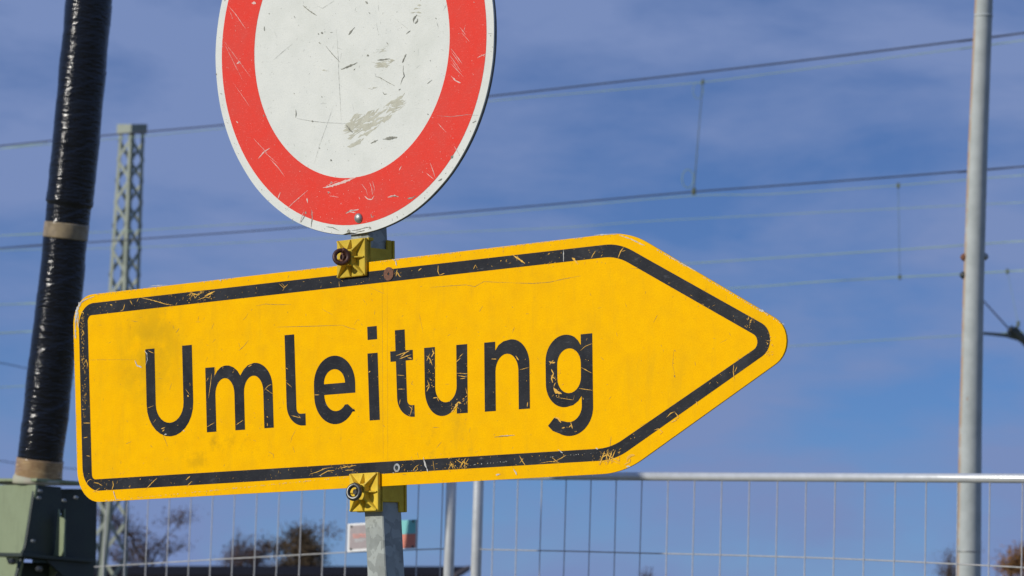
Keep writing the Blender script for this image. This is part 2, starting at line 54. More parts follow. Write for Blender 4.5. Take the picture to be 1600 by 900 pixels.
SMEAR = [([(6.0,-123.2),(14.5,-118.9),(24.9,-117.6)],2.639454344446524),([(28.0,-141.5),(43.1,-139.0),(55.9,-133.0)],3.1989414324851433),([(44.2,-116.3),(50.2,-113.0),(57.9,-112.2)],3.1718415572840994),([(83.6,-115.4),(98.7,-113.2),(111.3,-107.0)],3.096368224869264),([(15.9,-137.0),(30.6,-135.2),(42.4,-129.0)],5.568182704900318),([(-8.2,-145.7),(4.4,-141.9),(17.0,-138.1)],3.0400446272668242),([(26.8,-116.2),(44.1,-114.3),(57.8,-107.0)],4.371499930513394),([(19.6,-145.1),(32.3,-143.7),(42.4,-138.2)],5.452958717605084),([(37.4,-122.5),(48.8,-118.6),(60.7,-115.5)],2.9807541820377903),([(25.2,-140.3),(29.8,-137.5),(35.9,-137.0)],4.6548626839436515),([(14.7,-134.7),(24.5,-130.8),(35.3,-128.5)],5.990203947019604),([(7.0,-133.5),(14.6,-131.8),(21.5,-129.2)],3.39469740585486),([(26.9,-137.1),(35.6,-134.7),(43.9,-131.9)],5.655534365510368),([(-8.0,-126.2),(0.2,-124.8),(7.1,-121.6)],4.61555547046331),([(11.1,-129.3),(18.0,-127.1),(25.0,-125.1)],2.554120276015271),([(57.7,-127.8),(74.5,-124.8),(88.9,-118.4)],5.855523329806624),([(-23.2,-139.2),(-5.8,-136.4),(8.9,-129.5)],3.8775396518479517),([(84.0,-110.4),(97.1,-104.8),(112.0,-102.0)],3.089094737311462),([(30.2,-116.7),(40.7,-115.9),(48.6,-111.2)],3.5927060251170713),([(-18.1,-128.6),(-10.6,-127.5),(-4.3,-124.5)],3.7058073609312396),([(5.4,-123.1),(21.2,-117.7),(37.7,-113.5)],3.14850063032676),([(-12.2,-127.2),(-4.9,-125.7),(1.6,-123.1)],2.9387059255202335),([(-9.9,-142.4),(-0.9,-141.9),(5.7,-137.7)],2.84018372748391),([(44.9,-130.4),(55.8,-129.8),(63.9,-124.7)],4.119943066882952),([(14.1,-131.0),(19.3,-129.2),(24.7,-127.8)],3.2949095065203933),([(83.0,-116.1),(91.9,-110.6),(103.8,-109.8)],3.3158171811118318),([(9.8,-125.6),(18.2,-124.6),(24.9,-121.1)],2.9101263640079695),([(-7.0,-157.3),(6.1,-156.5),(15.8,-150.4)],3.8506634374403856),([(79.9,-112.8),(94.7,-110.2),(107.3,-104.5)],4.179436881802244),([(-14.6,-133.5),(2.2,-131.8),(15.3,-124.5)],5.72847853746742),([(18.4,-137.0),(33.0,-133.7),(46.4,-128.5)],5.333374216496653),([(40.6,-128.3),(52.4,-123.1),(65.9,-120.7)],5.722079865722765),([(80.8,-99.1),(98.8,-97.8),(112.3,-89.7)],4.806066777471656),([(-3.1,-155.2),(4.2,-154.6),(9.7,-151.3)],4.801883702596475),([(-16.1,-132.4),(-3.5,-129.2),(8.4,-125.1)],5.087380405168339),([(89.3,-99.8),(94.8,-99.4),(99.0,-96.9)],2.447196997672561),([(73.9,-102.2),(89.1,-99.9),(101.8,-93.9)],5.560360333326514),([(50.4,-131.5),(58.0,-129.9),(64.7,-127.2)],3.5903152178700646),([(83.2,-114.7),(93.4,-111.7),(103.4,-108.6)],2.495016451808519),([(-12.1,-146.9),(-0.4,-145.5),(9.0,-140.6)],4.589250534674571),([(-6.4,-136.2),(7.4,-132.2),(21.0,-127.9)],2.4379845669044435),([(82.1,-116.9),(88.0,-115.3),(93.6,-113.4)],3.772168892169518),([(71.7,-107.9),(79.1,-105.6),(86.6,-103.4)],5.878602989317541),([(-12.6,-129.4),(0.9,-128.0),(11.6,-122.2)],4.244908735144945),([(31.2,-138.2),(43.1,-131.3),(58.6,-130.0)],5.57276978035701),([(-1.4,-132.3),(12.7,-127.4),(27.6,-123.6)],5.274055934025705),([(9.4,-148.9),(15.6,-145.6),(23.2,-144.7)],4.179318823630787),([(16.3,-133.9),(32.5,-130.9),(46.7,-124.8)],2.4200236464528406),([(18.1,-133.7),(29.3,-131.6),(39.0,-127.4)],4.14329803507562),([(-15.8,-135.1),(-1.8,-129.7),(13.5,-126.3)],5.16001174933827),([(90.2,-108.3),(103.0,-105.2),(115.0,-100.8)],3.527781250765213),([(78.8,-108.7),(93.0,-102.8),(108.9,-99.7)],5.523093916654437),([(71.2,-115.5),(80.0,-110.9),(90.9,-109.6)],5.1757517140322715),([(28.9,-133.7),(34.4,-130.5),(41.7,-129.9)],2.9181777747824413),([(65.7,-106.3),(80.1,-100.9),(95.7,-97.3)],4.473536926940245),([(27.6,-132.9),(33.4,-130.9),(39.5,-129.3)],5.770277083333041),([(6.5,-142.0),(14.7,-138.6),(23.8,-136.8)],2.483416931134236),([(-13.2,-160.4),(2.6,-158.1),(15.7,-151.7)],5.306100479710285),([(85.3,-99.6),(96.7,-96.2),(108.0,-92.8)],4.465912136234802),([(82.5,-114.0),(96.4,-106.5),(113.8,-104.6)],4.745601854658652),([(58.1,-124.0),(71.1,-122.3),(81.7,-116.9)],3.490314232334411),([(83.6,-105.8),(96.6,-104.5),(106.7,-98.9)],4.932922148674951),([(16.5,-124.1),(25.5,-122.0),(33.8,-118.9)],5.987217006286846),([(82.7,-106.1),(92.9,-104.7),(101.3,-100.5)],3.421576580240176),([(27.6,-113.7),(34.7,-111.8),(41.6,-109.6)],4.895841717869672),([(44.8,-118.2),(61.0,-114.4),(76.0,-108.8)],2.961789147859092),([(-9.6,-159.5),(8.8,-157.8),(22.9,-149.7)],4.5736930256073185),([(16.2,-119.7),(23.4,-116.3),(31.9,-115.0)],5.7416794934618665),([(87.0,-113.6),(92.9,-110.9),(99.9,-109.7)],3.4771688943916077),([(82.4,-100.6),(96.9,-97.7),(109.8,-92.4)],4.369686914734004),([(28.8,-113.8),(37.4,-109.4),(48.1,-108.1)],2.748345329908716),([(-14.5,-129.5),(-9.6,-126.7),(-3.2,-126.2)],5.973164060086137),([(0.3,-137.0),(12.7,-134.8),(23.4,-130.1)],4.758645703597779),([(33.6,-122.9),(45.4,-119.8),(56.8,-116.0)],4.897542893956253),([(20.3,-122.1),(28.8,-117.8),(39.2,-116.5)],5.439608116993505),([(5.4,-117.6),(12.2,-116.9),(17.6,-114.0)],3.3218538213775473),([(1.2,-131.8),(13.7,-126.8),(27.5,-123.9)],3.792499952188993),([(-5.5,-120.0),(5.9,-113.1),(21.1,-112.2)],5.856339913920095),([(-17.7,-126.6),(-3.4,-124.7),(8.4,-118.9)],3.2352655890032147),([(8.5,-124.8),(19.0,-119.6),(31.8,-117.8)],5.371764755459955),([(31.8,-120.3),(47.2,-119.1),(59.1,-112.2)],3.7660499186100704),([(29.1,-124.1),(38.2,-119.1),(49.7,-117.9)],4.629288971804734),([(25.6,-115.6),(37.8,-114.4),(47.4,-109.1)],4.56036330355028),([(-11.4,-136.0),(-3.6,-135.1),(2.6,-131.8)],4.783020846007183),([(2.1,-136.5),(12.3,-132.5),(23.6,-130.1)],5.403017201273996),([(29.0,-124.9),(42.9,-121.9),(55.6,-117.0)],4.915427891445665),([(9.0,-125.5),(22.7,-120.2),(37.8,-116.9)],2.693438096625269),([(18.7,-121.6),(28.9,-119.1),(38.5,-115.8)],3.299549819084157),([(-15.6,-124.0),(-1.7,-122.7),(9.1,-116.7)],4.908157476118148),([(-8.6,-142.7),(4.3,-138.9),(17.1,-135.1)],2.4032452066046965),([(26.1,-121.2),(35.2,-115.7),(47.4,-114.9)],5.038901101830474),([(-12.4,-132.7),(-6.8,-130.6),(-0.7,-129.2)],5.604584582584583),([(26.8,-125.0),(33.9,-122.4),(41.5,-120.6)],4.57730203456773),([(-21.8,-134.0),(-6.3,-131.4),(6.9,-125.4)],5.505848546565642),([(53.7,-39.5),(64.1,-41.0),(74.3,-40.5)],2.9809855741931606),([(48.4,-33.0),(59.7,-35.7),(70.7,-34.0)],2.5450517288941894),([(69.2,-37.7),(78.2,-39.5),(87.0,-38.6)],2.6672609316242006),([(66.0,-36.1),(73.8,-34.8),(81.8,-36.8)],2.511641193509362),([(59.1,-41.9),(63.9,-42.7),(68.6,-42.3)],2.0342051053429056),([(81.2,-36.0),(85.5,-35.6),(89.9,-36.4)],4.319270106291184),([(67.3,-42.3),(75.1,-41.3),(83.0,-43.0)],2.7193425493052437),([(63.8,-42.9),(68.8,-42.6),(73.9,-43.4)],4.07676747558548),([(52.6,-42.0),(58.7,-42.5),(64.9,-42.6)],3.5837211669017517),([(72.4,-34.7),(83.0,-33.6),(93.8,-35.7)],3.7393621773773944),([(50.7,-40.0),(55.8,-39.5),(61.0,-40.4)],1.8941088356293247),([(52.6,-36.1),(64.6,-37.2),(76.5,-37.2)],2.783564208172124),([(80.2,-36.0),(85.7,-37.4),(91.1,-36.5)],4.3688777613156),([(71.5,-43.3),(75.6,-44.3),(79.7,-43.7)],3.7016638538765965),([(70.7,-42.0),(75.1,-41.6),(79.6,-42.4)],2.1720591244041048),([(61.3,-38.6),(69.4,-38.5),(77.6,-39.4)],3.8080180443501552),([(76.4,-41.5),(80.3,-41.1),(84.2,-41.9)],2.391973499961396),([(56.8,-38.6),(62.1,-39.1),(67.3,-39.1)],2.7289997766611824),([(130.6,33.5),(142.1,33.6),(153.4,30.5)],2.43576156231835),([(146.0,43.3),(149.8,43.3),(153.6,42.3)],3.5809914354680505),([(136.7,27.2),(144.5,27.7),(152.0,25.1)],2.3349588835305948),([(141.8,39.6),(146.6,39.2),(151.3,38.3)],2.7129937413449077),([(138.2,38.7),(143.0,39.1),(147.6,37.5)],3.4808887527483265),([(45.0,-73.3),(47.2,-72.8),(49.5,-72.8)],1.469951242694329),([(44.8,-74.1),(50.6,-73.6),(56.3,-72.9)],1.0173218175922487),([(41.2,-74.9),(45.5,-74.9),(49.6,-74.0)],0.8274472539079594),([(40.2,-76.0),(42.4,-75.3),(44.9,-75.5)],1.0195533150895342),([(35.5,-73.6),(38.6,-73.5),(41.6,-73.0)],1.0041190182860558),([(60.5,-14.7),(69.0,-16.0),(76.7,-14.0)],1.5387499214044758),([(49.9,-18.5),(58.0,-18.3),(66.1,-17.8)],0.9911876385492624),([(62.9,-19.6),(70.1,-17.9),(77.9,-18.9)],1.4877661082338123),([(72.8,-11.6),(77.7,-11.8),(82.3,-11.2)],1.213009380135908),([(-60.7,-33.0),(-56.9,-32.8),(-53.1,-34.0)],1.9300438229476355),([(-50.5,-32.6),(-47.7,-32.7),(-44.9,-33.3)],0.8687329408097326),([(-53.5,-34.3),(-51.7,-34.5),(-49.8,-34.7)],1.1389982419867752),([(-52.8,-35.1),(-49.0,-35.2),(-45.2,-36.0)],1.3003654662817175)]
FR = {'A':(-0.093,10.81,1.992),'d':(0.65538,-0.75515,-0.01505),'p':0.12004020710885072,'t0':0.08316952021697598}
FRH = [(-0.084,10.798,1.744),(0.026,10.672,1.742),(0.233,10.433,1.74),(0.432,10.205,1.736),(0.622,9.986,1.734),(0.804,9.776,1.73),(0.978,9.575,1.726),(1.145,9.382,1.72),(1.306,9.197,1.713),(1.461,9.019,1.706),(1.61,8.847,1.696)]
FL = {'A':(-0.188,11.01,1.997),'d':(-0.82025,0.57078,-0.03734),'p':0.10278085831261416,'t0':0.035057542133490514}
FLH = [(-0.184,11.008,1.747),(-0.293,11.084,1.742),(-0.549,11.262,1.728),(-0.791,11.43,1.711),(-1.034,11.599,1.694),(-1.283,11.772,1.675),(-1.514,11.933,1.657),(-1.832,12.154,1.642),(-2.078,12.325,1.627)]
BAN = [(-0.549,11.25,1.827),(-0.304,11.079,1.845),(-0.304,11.079,1.742),(-0.548,11.249,1.728)]
BAND = (0.57118,0.82082,-0.0)
CAST = (-2.295,8.853,2.98)
WIRES = {'a':([(-7.967,45.597,7.87),(-7.328,45.043,7.865),(-5.49,43.383,7.838),(-3.909,41.863,7.783),(-2.0,39.883,7.723),(-0.314,37.967,7.653),(1.379,35.834,7.551),(2.681,33.996,7.445),(3.835,32.159,7.327),(4.843,30.325,7.19),(5.205,29.591,7.132)],0.019),'b':([(-10.044,57.499,9.45),(-9.284,57.078,9.5),(-6.82,55.685,9.571),(-5.103,54.674,9.629),(-2.663,53.178,9.694),(-0.352,51.678,9.785),(0.934,50.811,9.8),(2.903,49.423,9.816),(3.845,48.726,9.854),(5.647,47.332,9.931),(7.338,45.94,9.986),(7.984,45.384,10.008)],0.013),'c':([(-7.924,45.743,6.415),(-7.285,45.188,6.418),(-5.006,43.112,6.384),(-2.736,40.853,6.339),(-1.292,39.283,6.327),(0.421,37.255,6.273),(1.956,35.229,6.203),(2.719,34.126,6.143),(3.874,32.289,6.034),(4.881,30.452,5.915),(5.243,29.718,5.867)],0.017),'d':([(-9.999,57.65,7.938),(-9.238,57.234,7.947),(-6.772,55.848,7.939),(-4.417,54.458,7.978),(-1.734,52.801,7.917),(0.581,51.269,7.993),(2.764,49.737,8.058),(3.9,48.91,8.01),(5.704,47.524,8.015),(7.396,46.135,8.036),(8.042,45.58,8.041)],0.013),'e':([(-12.059,69.607,8.967),(-11.142,69.123,8.955),(-7.736,67.267,8.917),(-4.366,65.323,8.957),(-1.31,63.461,8.975),(0.964,62.007,8.966),(2.42,61.032,9.005),(4.746,59.415,9.005),(6.944,57.799,8.99),(9.014,56.185,8.964),(9.806,55.539,8.95)],0.014),'f':([(-10.993,63.751,7.237),(-10.148,63.265,7.242),(-9.316,62.778,7.258),(-3.569,59.206,7.4),(1.115,55.961,7.508),(2.951,54.585,7.516),(4.292,53.532,7.535),(6.249,51.913,7.553),(8.077,50.294,7.569),(8.773,49.647,7.571)],0.019),'g':([(-10.975,63.809,6.651),(-10.121,63.252,6.674),(-9.419,62.789,6.687),(-2.305,57.69,6.854),(3.6,52.693,6.921),(4.861,51.49,6.938),(6.115,50.234,6.928),(6.942,49.367,6.908),(7.786,48.444,6.896),(8.435,47.706,6.881)],0.019),'h':([(-11.969,69.908,5.96),(-11.076,69.557,6.004),(-10.485,69.323,6.034),(-2.598,66.049,6.427),(5.414,62.373,6.804),(6.836,61.671,6.888),(8.568,60.797,6.971),(9.694,60.214,7.022),(10.578,59.749,7.056)],0.017),'j':([(-11.305,65.846,6.377),(-11.036,69.157,6.506),(-10.781,71.643,6.574),(-9.618,79.88,6.742)],0.02),'k':([(-11.244,66.051,4.329),(-10.995,69.504,4.402),(-10.855,71.059,4.421),(-10.416,75.086,4.51),(-10.248,76.409,4.542),(-9.714,80.095,4.589)],0.02)}
DROP = [[(2.884,49.436,9.818),(1.983,35.192,6.206)],[(5.735,47.503,8.013),(6.115,50.234,6.928)],[(7.569,48.675,6.899),(7.289,45.801,5.83)]]
CANT = [(6.603,45.815,5.69),(6.87,45.817,5.675),(7.119,45.818,5.66),(7.379,45.825,5.594),(7.752,45.842,5.422)]
STRUT = [(6.602,45.75,6.34),(6.812,45.774,6.109),(7.02,45.795,5.895),(7.229,45.816,5.681)]
MASTR = (9.789,45.88,5.042)
INS = [(7.154,45.809,5.752),(7.266,45.815,5.691),(7.379,45.824,5.603),(7.492,45.835,5.497),(7.644,45.85,5.346)]
MAST = [[(-9.949,79.427,13.276),(-10.106,79.84,9.152),(-10.519,80.368,3.87),(-10.788,80.648,1.068)],[(-9.616,79.129,13.241),(-9.653,79.54,9.136),(-9.88,80.066,3.879),(-10.077,80.345,1.09)],[(-9.323,79.426,13.295),(-9.329,79.838,9.175),(-9.452,80.365,3.902),(-9.441,80.644,1.108)]]
LAMP = [((2.032,13.754,4.703),0.035),((2.026,13.799,4.257),0.0392),((2.019,13.862,3.63),0.0427),((2.018,13.925,3.003),0.0455),((2.023,13.987,2.376),0.0497),((2.034,14.05,1.749),0.0539),((2.043,14.089,1.359),0.0553)]
LB = [(1.965,13.911,3.135),(1.957,13.919,3.057),(2.066,13.911,3.141)]
LSEAM = [(2.026,13.806,4.187),(2.031,14.039,1.855)]
PIPE = [((-1.386,10.221,3.658),0.0747),((-1.399,10.24,3.471),0.0747),((-1.428,10.286,3.006),0.0758),((-1.439,10.302,2.85),0.0758),((-1.444,10.305,2.813),0.0763),((-1.445,10.306,2.807),0.0716),((-1.452,10.315,2.716),0.0706),((-1.463,10.333,2.54),0.0727),((-1.485,10.356,2.312),0.0737),((-1.505,10.379,2.073),0.0742),((-1.513,10.389,1.982),0.0727)]
TAPE1 = [((-1.449,10.312,2.749),0.0711),((-1.453,10.317,2.699),0.0711)]
TAPE2 = [((-1.513,10.388,1.985),0.0747),((-1.516,10.391,1.953),0.0747),((-1.517,10.394,1.926),0.0753)]
FLAN = [((-1.517,10.394,1.93),0.0763),((-1.518,10.395,1.922),0.082),((-1.518,10.396,1.906),0.082)]
PLUMP = [(-1.417,10.325,2.311),(-1.43,10.355,2.014)]
BOX = {'nl':(-0.707,-0.707,0.0),'nr':(0.707,-0.707,0.0),'left':[(-1.822,10.606,1.9),(-1.512,10.296,1.899),(-1.51,10.294,1.886),(-1.522,10.306,1.812),(-1.539,10.322,1.709),(-1.562,10.346,1.596),(-1.57,10.354,1.483),(-1.798,10.582,1.475)],'column':[(-1.805,10.589,1.601),(-1.596,10.38,1.605),(-1.798,10.582,1.475)],'web':[(-1.513,10.301,1.899),(-1.439,10.376,1.897),(-1.436,10.378,1.837),(-1.439,10.376,1.754),(-1.452,10.362,1.675),(-1.54,10.274,1.675),(-1.549,10.265,1.595),(-1.557,10.258,1.595),(-1.532,10.282,1.708)],'web2':[(-1.457,10.45,1.893),(-1.346,10.561,1.9),(-1.34,10.567,1.648),(-1.44,10.467,1.644),(-1.434,10.473,1.682),(-1.439,10.468,1.806),(-1.451,10.457,1.827)],'shelf':[(-1.538,10.243,1.679),(-1.331,10.45,1.668)],'low':[(-1.476,10.332,1.662),(-1.334,10.475,1.66),(-1.333,10.475,1.604),(-1.412,10.396,1.601)],'lit':[(-1.551,10.561,1.671),(-1.437,10.448,1.829),(-1.428,10.439,1.652),(-1.479,10.489,1.599),(-1.552,10.563,1.598)],'top':[(-1.823,10.607,1.913),(-1.501,10.285,1.91),(-1.277,10.061,1.894)]}
GB = [(-1.569,10.241,1.651),(-1.503,10.234,1.718),(-1.489,10.22,1.855),(-1.486,10.218,1.877),(-1.371,10.22,1.86),(-1.409,10.221,1.849),(-1.482,10.243,1.63)]
TOPC = [(-1.823,10.607,1.913),(-1.508,10.292,1.91),(-1.509,10.299,1.91),(-1.335,10.473,1.908)]
BOXC = (-1.512,10.296,1.9)
ROOF = [(-23.878,121.513,2.454),(-1.37,118.44,3.031),(-1.774,110.443,2.61),(-23.437,112.51,2.035)]
TREES = [(-21.152,191.049,0.539),(-21.197,190.387,7.157),(-11.96,191.022,0.81),(-11.981,190.439,6.635),(-15.302,191.031,0.711),(-15.61,190.51,5.923),(22.235,160.765,1.881),(21.806,160.403,5.5),(27.023,170.803,2.002),(27.068,170.383,6.2),(8.779,190.96,1.423),(8.542,190.674,4.291)]

# ---------------------------------------------------------------- helpers
def tag(o, label=None, cat=None, group=None, kind=None):
    if label: o['label'] = label
    if cat: o['category'] = cat
    if group: o['group'] = group
    if kind: o['kind'] = kind
    return o
def empty(name, mw=None, loc=None):
    o = bpy.data.objects.new(name, None); col.objects.link(o); o.empty_display_size = .1
    if mw is not None: o.matrix_world = mw
    if loc is not None: o.location = loc
    return o
def link(name, me, mat=None, parent=None, bevel=0):
    o = bpy.data.objects.new(name, me); col.objects.link(o)
    if mat is not None and not me.materials: me.materials.append(mat)
    if parent is not None: o.parent = parent
    if bevel:
        b = o.modifiers.new('bevel', 'BEVEL'); b.width = bevel; b.segments = 2; b.limit_method = 'ANGLE'; b.angle_limit = radians(40)
    return o
class MB:
    def __init__(s): s.v = []; s.f = []; s.sm = []
    def add(s, v, f, smooth=False):
        k = len(s.v); s.v += [tuple(p) for p in v]; s.f += [tuple(i+k for i in q) for q in f]; s.sm += [smooth]*len(f)
        return s
    def box(s, a, b):
        x0, y0, z0 = a; x1, y1, z1 = b
        return s.add([(x0,y0,z0),(x1,y0,z0),(x1,y1,z0),(x0,y1,z0),(x0,y0,z1),(x1,y0,z1),(x1,y1,z1),(x0,y1,z1)],
                     [(0,3,2,1),(4,5,6,7),(0,1,5,4),(1,2,6,5),(2,3,7,6),(3,0,4,7)])
    def prism(s, pts, ex):
        pts = [Vector(p) for p in pts]; ex = Vector(ex); n = len(pts)
        nr = Vector((0, 0, 0))
        for i in range(n): nr += pts[i].cross(pts[(i+1) % n])
        if nr.dot(ex) > 0: pts.reverse()
        return s.add(pts + [p+ex for p in pts], [tuple(range(n)), tuple(range(2*n-1, n-1, -1))] +
                     [(i, i+n, (i+1) % n+n, (i+1) % n) for i in range(n)])
    def bar(s, a, b, r1, r2=None):        # rectangular bar from a to b
        a = Vector(a); b = Vector(b); d = (b-a).normalized(); r2 = r2 or r1
        x = d.cross(Vector((0, 0, 1)) if abs(d.z) < .9 else Vector((1, 0, 0))).normalized(); y = d.cross(x)
        q = [x*r1+y*r2, -x*r1+y*r2, -x*r1-y*r2, x*r1-y*r2]
        return s.add([a+p for p in q]+[b+p for p in q], [(0,1,2,3),(7,6,5,4)]+[(i, i+4, (i+1) % 4+4, (i+1) % 4) for i in range(4)])
    def tube(s, path, rad, seg=8, caps=True, fn=None):
        path = [Vector(p) for p in path]; n = len(path)
        if not isinstance(rad, (list, tuple)): rad = [rad]*n
        d0 = (path[1]-path[0]).normalized()
        x = d0.cross(Vector((0, 0, 1)) if abs(d0.z) < .9 else Vector((0, 1, 0))).normalized()
        V = []
        for i in range(n):
            d = (path[min(i+1, n-1)]-path[max(i-1, 0)]).normalized()
            x = (x-d*x.dot(d)).normalized(); y = d.cross(x)
            for k in range(seg):
                a = 2*pi*k/seg; r = rad[i]
                if fn: r = fn(i, a, r)
                V.append(path[i]+x*cos(a)*r+y*sin(a)*r)
        F = [(i*seg+k, i*seg+(k+1) % seg, (i+1)*seg+(k+1) % seg, (i+1)*seg+k) for i in range(n-1) for k in range(seg)]
        s.add(V, F, True)
        if caps:
            k0 = len(s.v)-len(V)
            s.f += [tuple(k0+j for j in range(seg-1, -1, -1)), tuple(k0+(n-1)*seg+j for j in range(seg))]; s.sm += [False, False]
        return s
    def mesh(s, name):
        me = bpy.data.meshes.new(name); me.from_pydata(s.v, [], s.f); me.polygons.foreach_set('use_smooth', s.sm); me.update(); return me
    def build(s, name, mat, parent=None, bevel=0): return link(name, s.mesh(name), mat, parent, bevel)
def resample(pts, step):
    pts = [Vector(p) for p in pts]; out = []
    for a, b in zip(pts[:-1], pts[1:]):
        k = max(1, int((b-a).length/step))
        out += [a.lerp(b, i/k) for i in range(k)]
    return out+[pts[-1]]
def smooth_path(pts, sub=6):              # Catmull-Rom through the points
    P = [Vector(p) for p in pts]; P = [P[0]*2-P[1]]+P+[P[-1]*2-P[-2]]; out = []
    for i in range(1, len(P)-2):
        for k in range(sub):
            t = k/sub; a, b, c, d = P[i-1], P[i], P[i+1], P[i+2]
            out.append(.5*((2*b)+(c-a)*t+(2*a-5*b+4*c-d)*t*t+(3*b-a-3*c+d)*t**3))
    return out+[P[-2]]

# ---------------------------------------------------------------- materials
def material(name, c1, c2=None, scale=30, rough=.5, metal=0, bump=0, bscale=None, detail=6, lo=.35, hi=.65, stretch=(1,1,1), coat=0, spec=.5, rvar=.1, extra=None):
    m = bpy.data.materials.new(name); m.use_nodes = True; nt = m.node_tree; n = nt.nodes; l = nt.links
    b = n['Principled BSDF']; b.inputs['Metallic'].default_value = metal; b.inputs['Roughness'].default_value = rough
    b.inputs['Coat Weight'].default_value = coat; b.inputs['Specular IOR Level'].default_value = spec
    t = n.new('ShaderNodeTexCoord'); mp = n.new('ShaderNodeMapping'); mp.inputs['Scale'].default_value = stretch
    l.new(t.outputs['Object'], mp.inputs['Vector'])
    nz = n.new('ShaderNodeTexNoise'); nz.inputs['Scale'].default_value = scale; nz.inputs['Detail'].default_value = detail; nz.inputs['Roughness'].default_value = .6
    l.new(mp.outputs[0], nz.inputs['Vector'])
    r = n.new('ShaderNodeValToRGB'); r.color_ramp.elements[0].position = lo; r.color_ramp.elements[1].position = hi
    r.color_ramp.elements[0].color = (*c1, 1); r.color_ramp.elements[1].color = (*(c2 or c1), 1)
    l.new(nz.outputs['Fac'], r.inputs[0])
    colr = r.outputs[0]
    if extra: colr = extra(n, l, mp, colr)
    l.new(colr, b.inputs['Base Color'])
    mr = n.new('ShaderNodeMapRange'); mr.inputs['To Min'].default_value = max(.02, rough-rvar); mr.inputs['To Max'].default_value = min(1, rough+rvar)
    l.new(nz.outputs['Fac'], mr.inputs['Value']); l.new(mr.outputs[0], b.inputs['Roughness'])
    if bump:
        n2 = n.new('ShaderNodeTexNoise'); n2.inputs['Scale'].default_value = bscale or scale; n2.inputs['Detail'].default_value = 5
        l.new(mp.outputs[0], n2.inputs['Vector'])
        bp = n.new('ShaderNodeBump'); bp.inputs['Strength'].default_value = 1; bp.inputs['Distance'].default_value = bump
        l.new(n2.outputs['Fac'], bp.inputs['Height']); l.new(bp.outputs[0], b.inputs['Normal'])
    return m
def mixc(n, l, fac, a, bcol, mode='MIX'):
    x = n.new('ShaderNodeMix'); x.data_type = 'RGBA'; x.blend_type = mode
    if isinstance(fac, float): x.inputs['Factor'].default_value = fac
    else: l.new(fac, x.inputs['Factor'])
    l.new(a, x.inputs['A'])
    if isinstance(bcol, tuple): x.inputs['B'].default_value = (*bcol, 1)
    else: l.new(bcol, x.inputs['B'])
    return x.outputs['Result']
def rampf(n, l, src, p0, p1, v0=0., v1=1.):
    r = n.new('ShaderNodeMapRange'); r.interpolation_type = 'SMOOTHSTEP'
    r.inputs['From Min'].default_value = p0; r.inputs['From Max'].default_value = p1
    r.inputs['To Min'].default_value = v0; r.inputs['To Max'].default_value = v1; l.new(src, r.inputs['Value']); return r.outputs[0]
def noisef(n, l, mp, scale, detail=4, rough=.6, vec=None, stretch=None):
    z = n.new('ShaderNodeTexNoise'); z.inputs['Scale'].default_value = scale; z.inputs['Detail'].default_value = detail; z.inputs['Roughness'].default_value = rough
    src = mp.outputs[0]
    if stretch:
        q = n.new('ShaderNodeMapping'); q.inputs['Scale'].default_value = stretch[:3]; q.inputs['Rotation'].default_value = (0, 0, stretch[3]); l.new(src, q.inputs['Vector']); src = q.outputs[0]
    l.new(src, z.inputs['Vector']); return z.outputs['Fac']
def blob(n, l, mp, cx, cy, rx, ry, rot=0.):
    q = n.new('ShaderNodeMapping'); q.vector_type = 'TEXTURE'; q.inputs['Location'].default_value = (cx, cy, 0)
    q.inputs['Rotation'].default_value = (0, 0, rot); q.inputs['Scale'].default_value = (rx, ry, 1e3)
    l.new(mp.outputs[0], q.inputs['Vector'])
    v = n.new('ShaderNodeVectorMath'); v.operation = 'LENGTH'; l.new(q.outputs[0], v.inputs[0]); return rampf(n, l, v.outputs['Value'], 1., .1)
def mul(n, l, a, b):
    m = n.new('ShaderNodeMath'); m.operation = 'MULTIPLY'; m.use_clamp = True
    l.new(a, m.inputs[0])
    if isinstance(b, float): m.inputs[1].default_value = b
    else: l.new(b, m.inputs[1])
    return m.outputs[0]
def yellow_extra(n, l, mp, c):
    c = grain(n, l, mp, c, .08)
    d = rampf(n, l, noisef(n, l, mp, 7, 6, .7, stretch=(5, 1, 1, 0)), .50, .72); c = mixc(n, l, mul(n, l, d, .22), c, (.55,.32,.015))
    g = rampf(n, l, noisef(n, l, mp, 14, 5, .65), .42, .74)                   # grime film
    c = mixc(n, l, mul(n, l, g, .22), c, (.62, .35, .01))
    s = mul(n, l, blob(n, l, mp, -1.03, .07, .12, .14, -.5), rampf(n, l, noisef(n, l, mp, 22, 5), .3, .6))
    c = mixc(n, l, mul(n, l, s, .42), c, (.36, .24, .012))                     # olive smudge beside the U
    s = mul(n, l, blob(n, l, mp, -.86, -.10, .16, .05, .1), rampf(n, l, noisef(n, l, mp, 30, 5), .48, .7))
    c = mixc(n, l, mul(n, l, s, .5), c, (.36, .22, .01))
    s = mul(n, l, blob(n, l, mp, -.36, -.12, .12, .06), rampf(n, l, noisef(n, l, mp, 34, 5), .52, .72))
    c = mixc(n, l, mul(n, l, s, .45), c, (.40, .25, .02))
    f = rampf(n, l, noisef(n, l, mp, 420, 3, .7), .69, .74)                     # fine specks
    c = mixc(n, l, mul(n, l, f, .55), c, (.28, .16, .015))
    f = rampf(n, l, noisef(n, l, mp, 60, 2, .5, stretch=(1, 9, 1, .9)), .70, .76)
    c = mixc(n, l, mul(n, l, f, .30), c, (.38, .22, .01))
    return c
def grain(n, l, mp, c, k=.16):
    return mixc(n, l, rampf(n, l, noisef(n, l, mp, 430, 2, .8), .38, .62, 0., k), c, (0., 0., 0.))
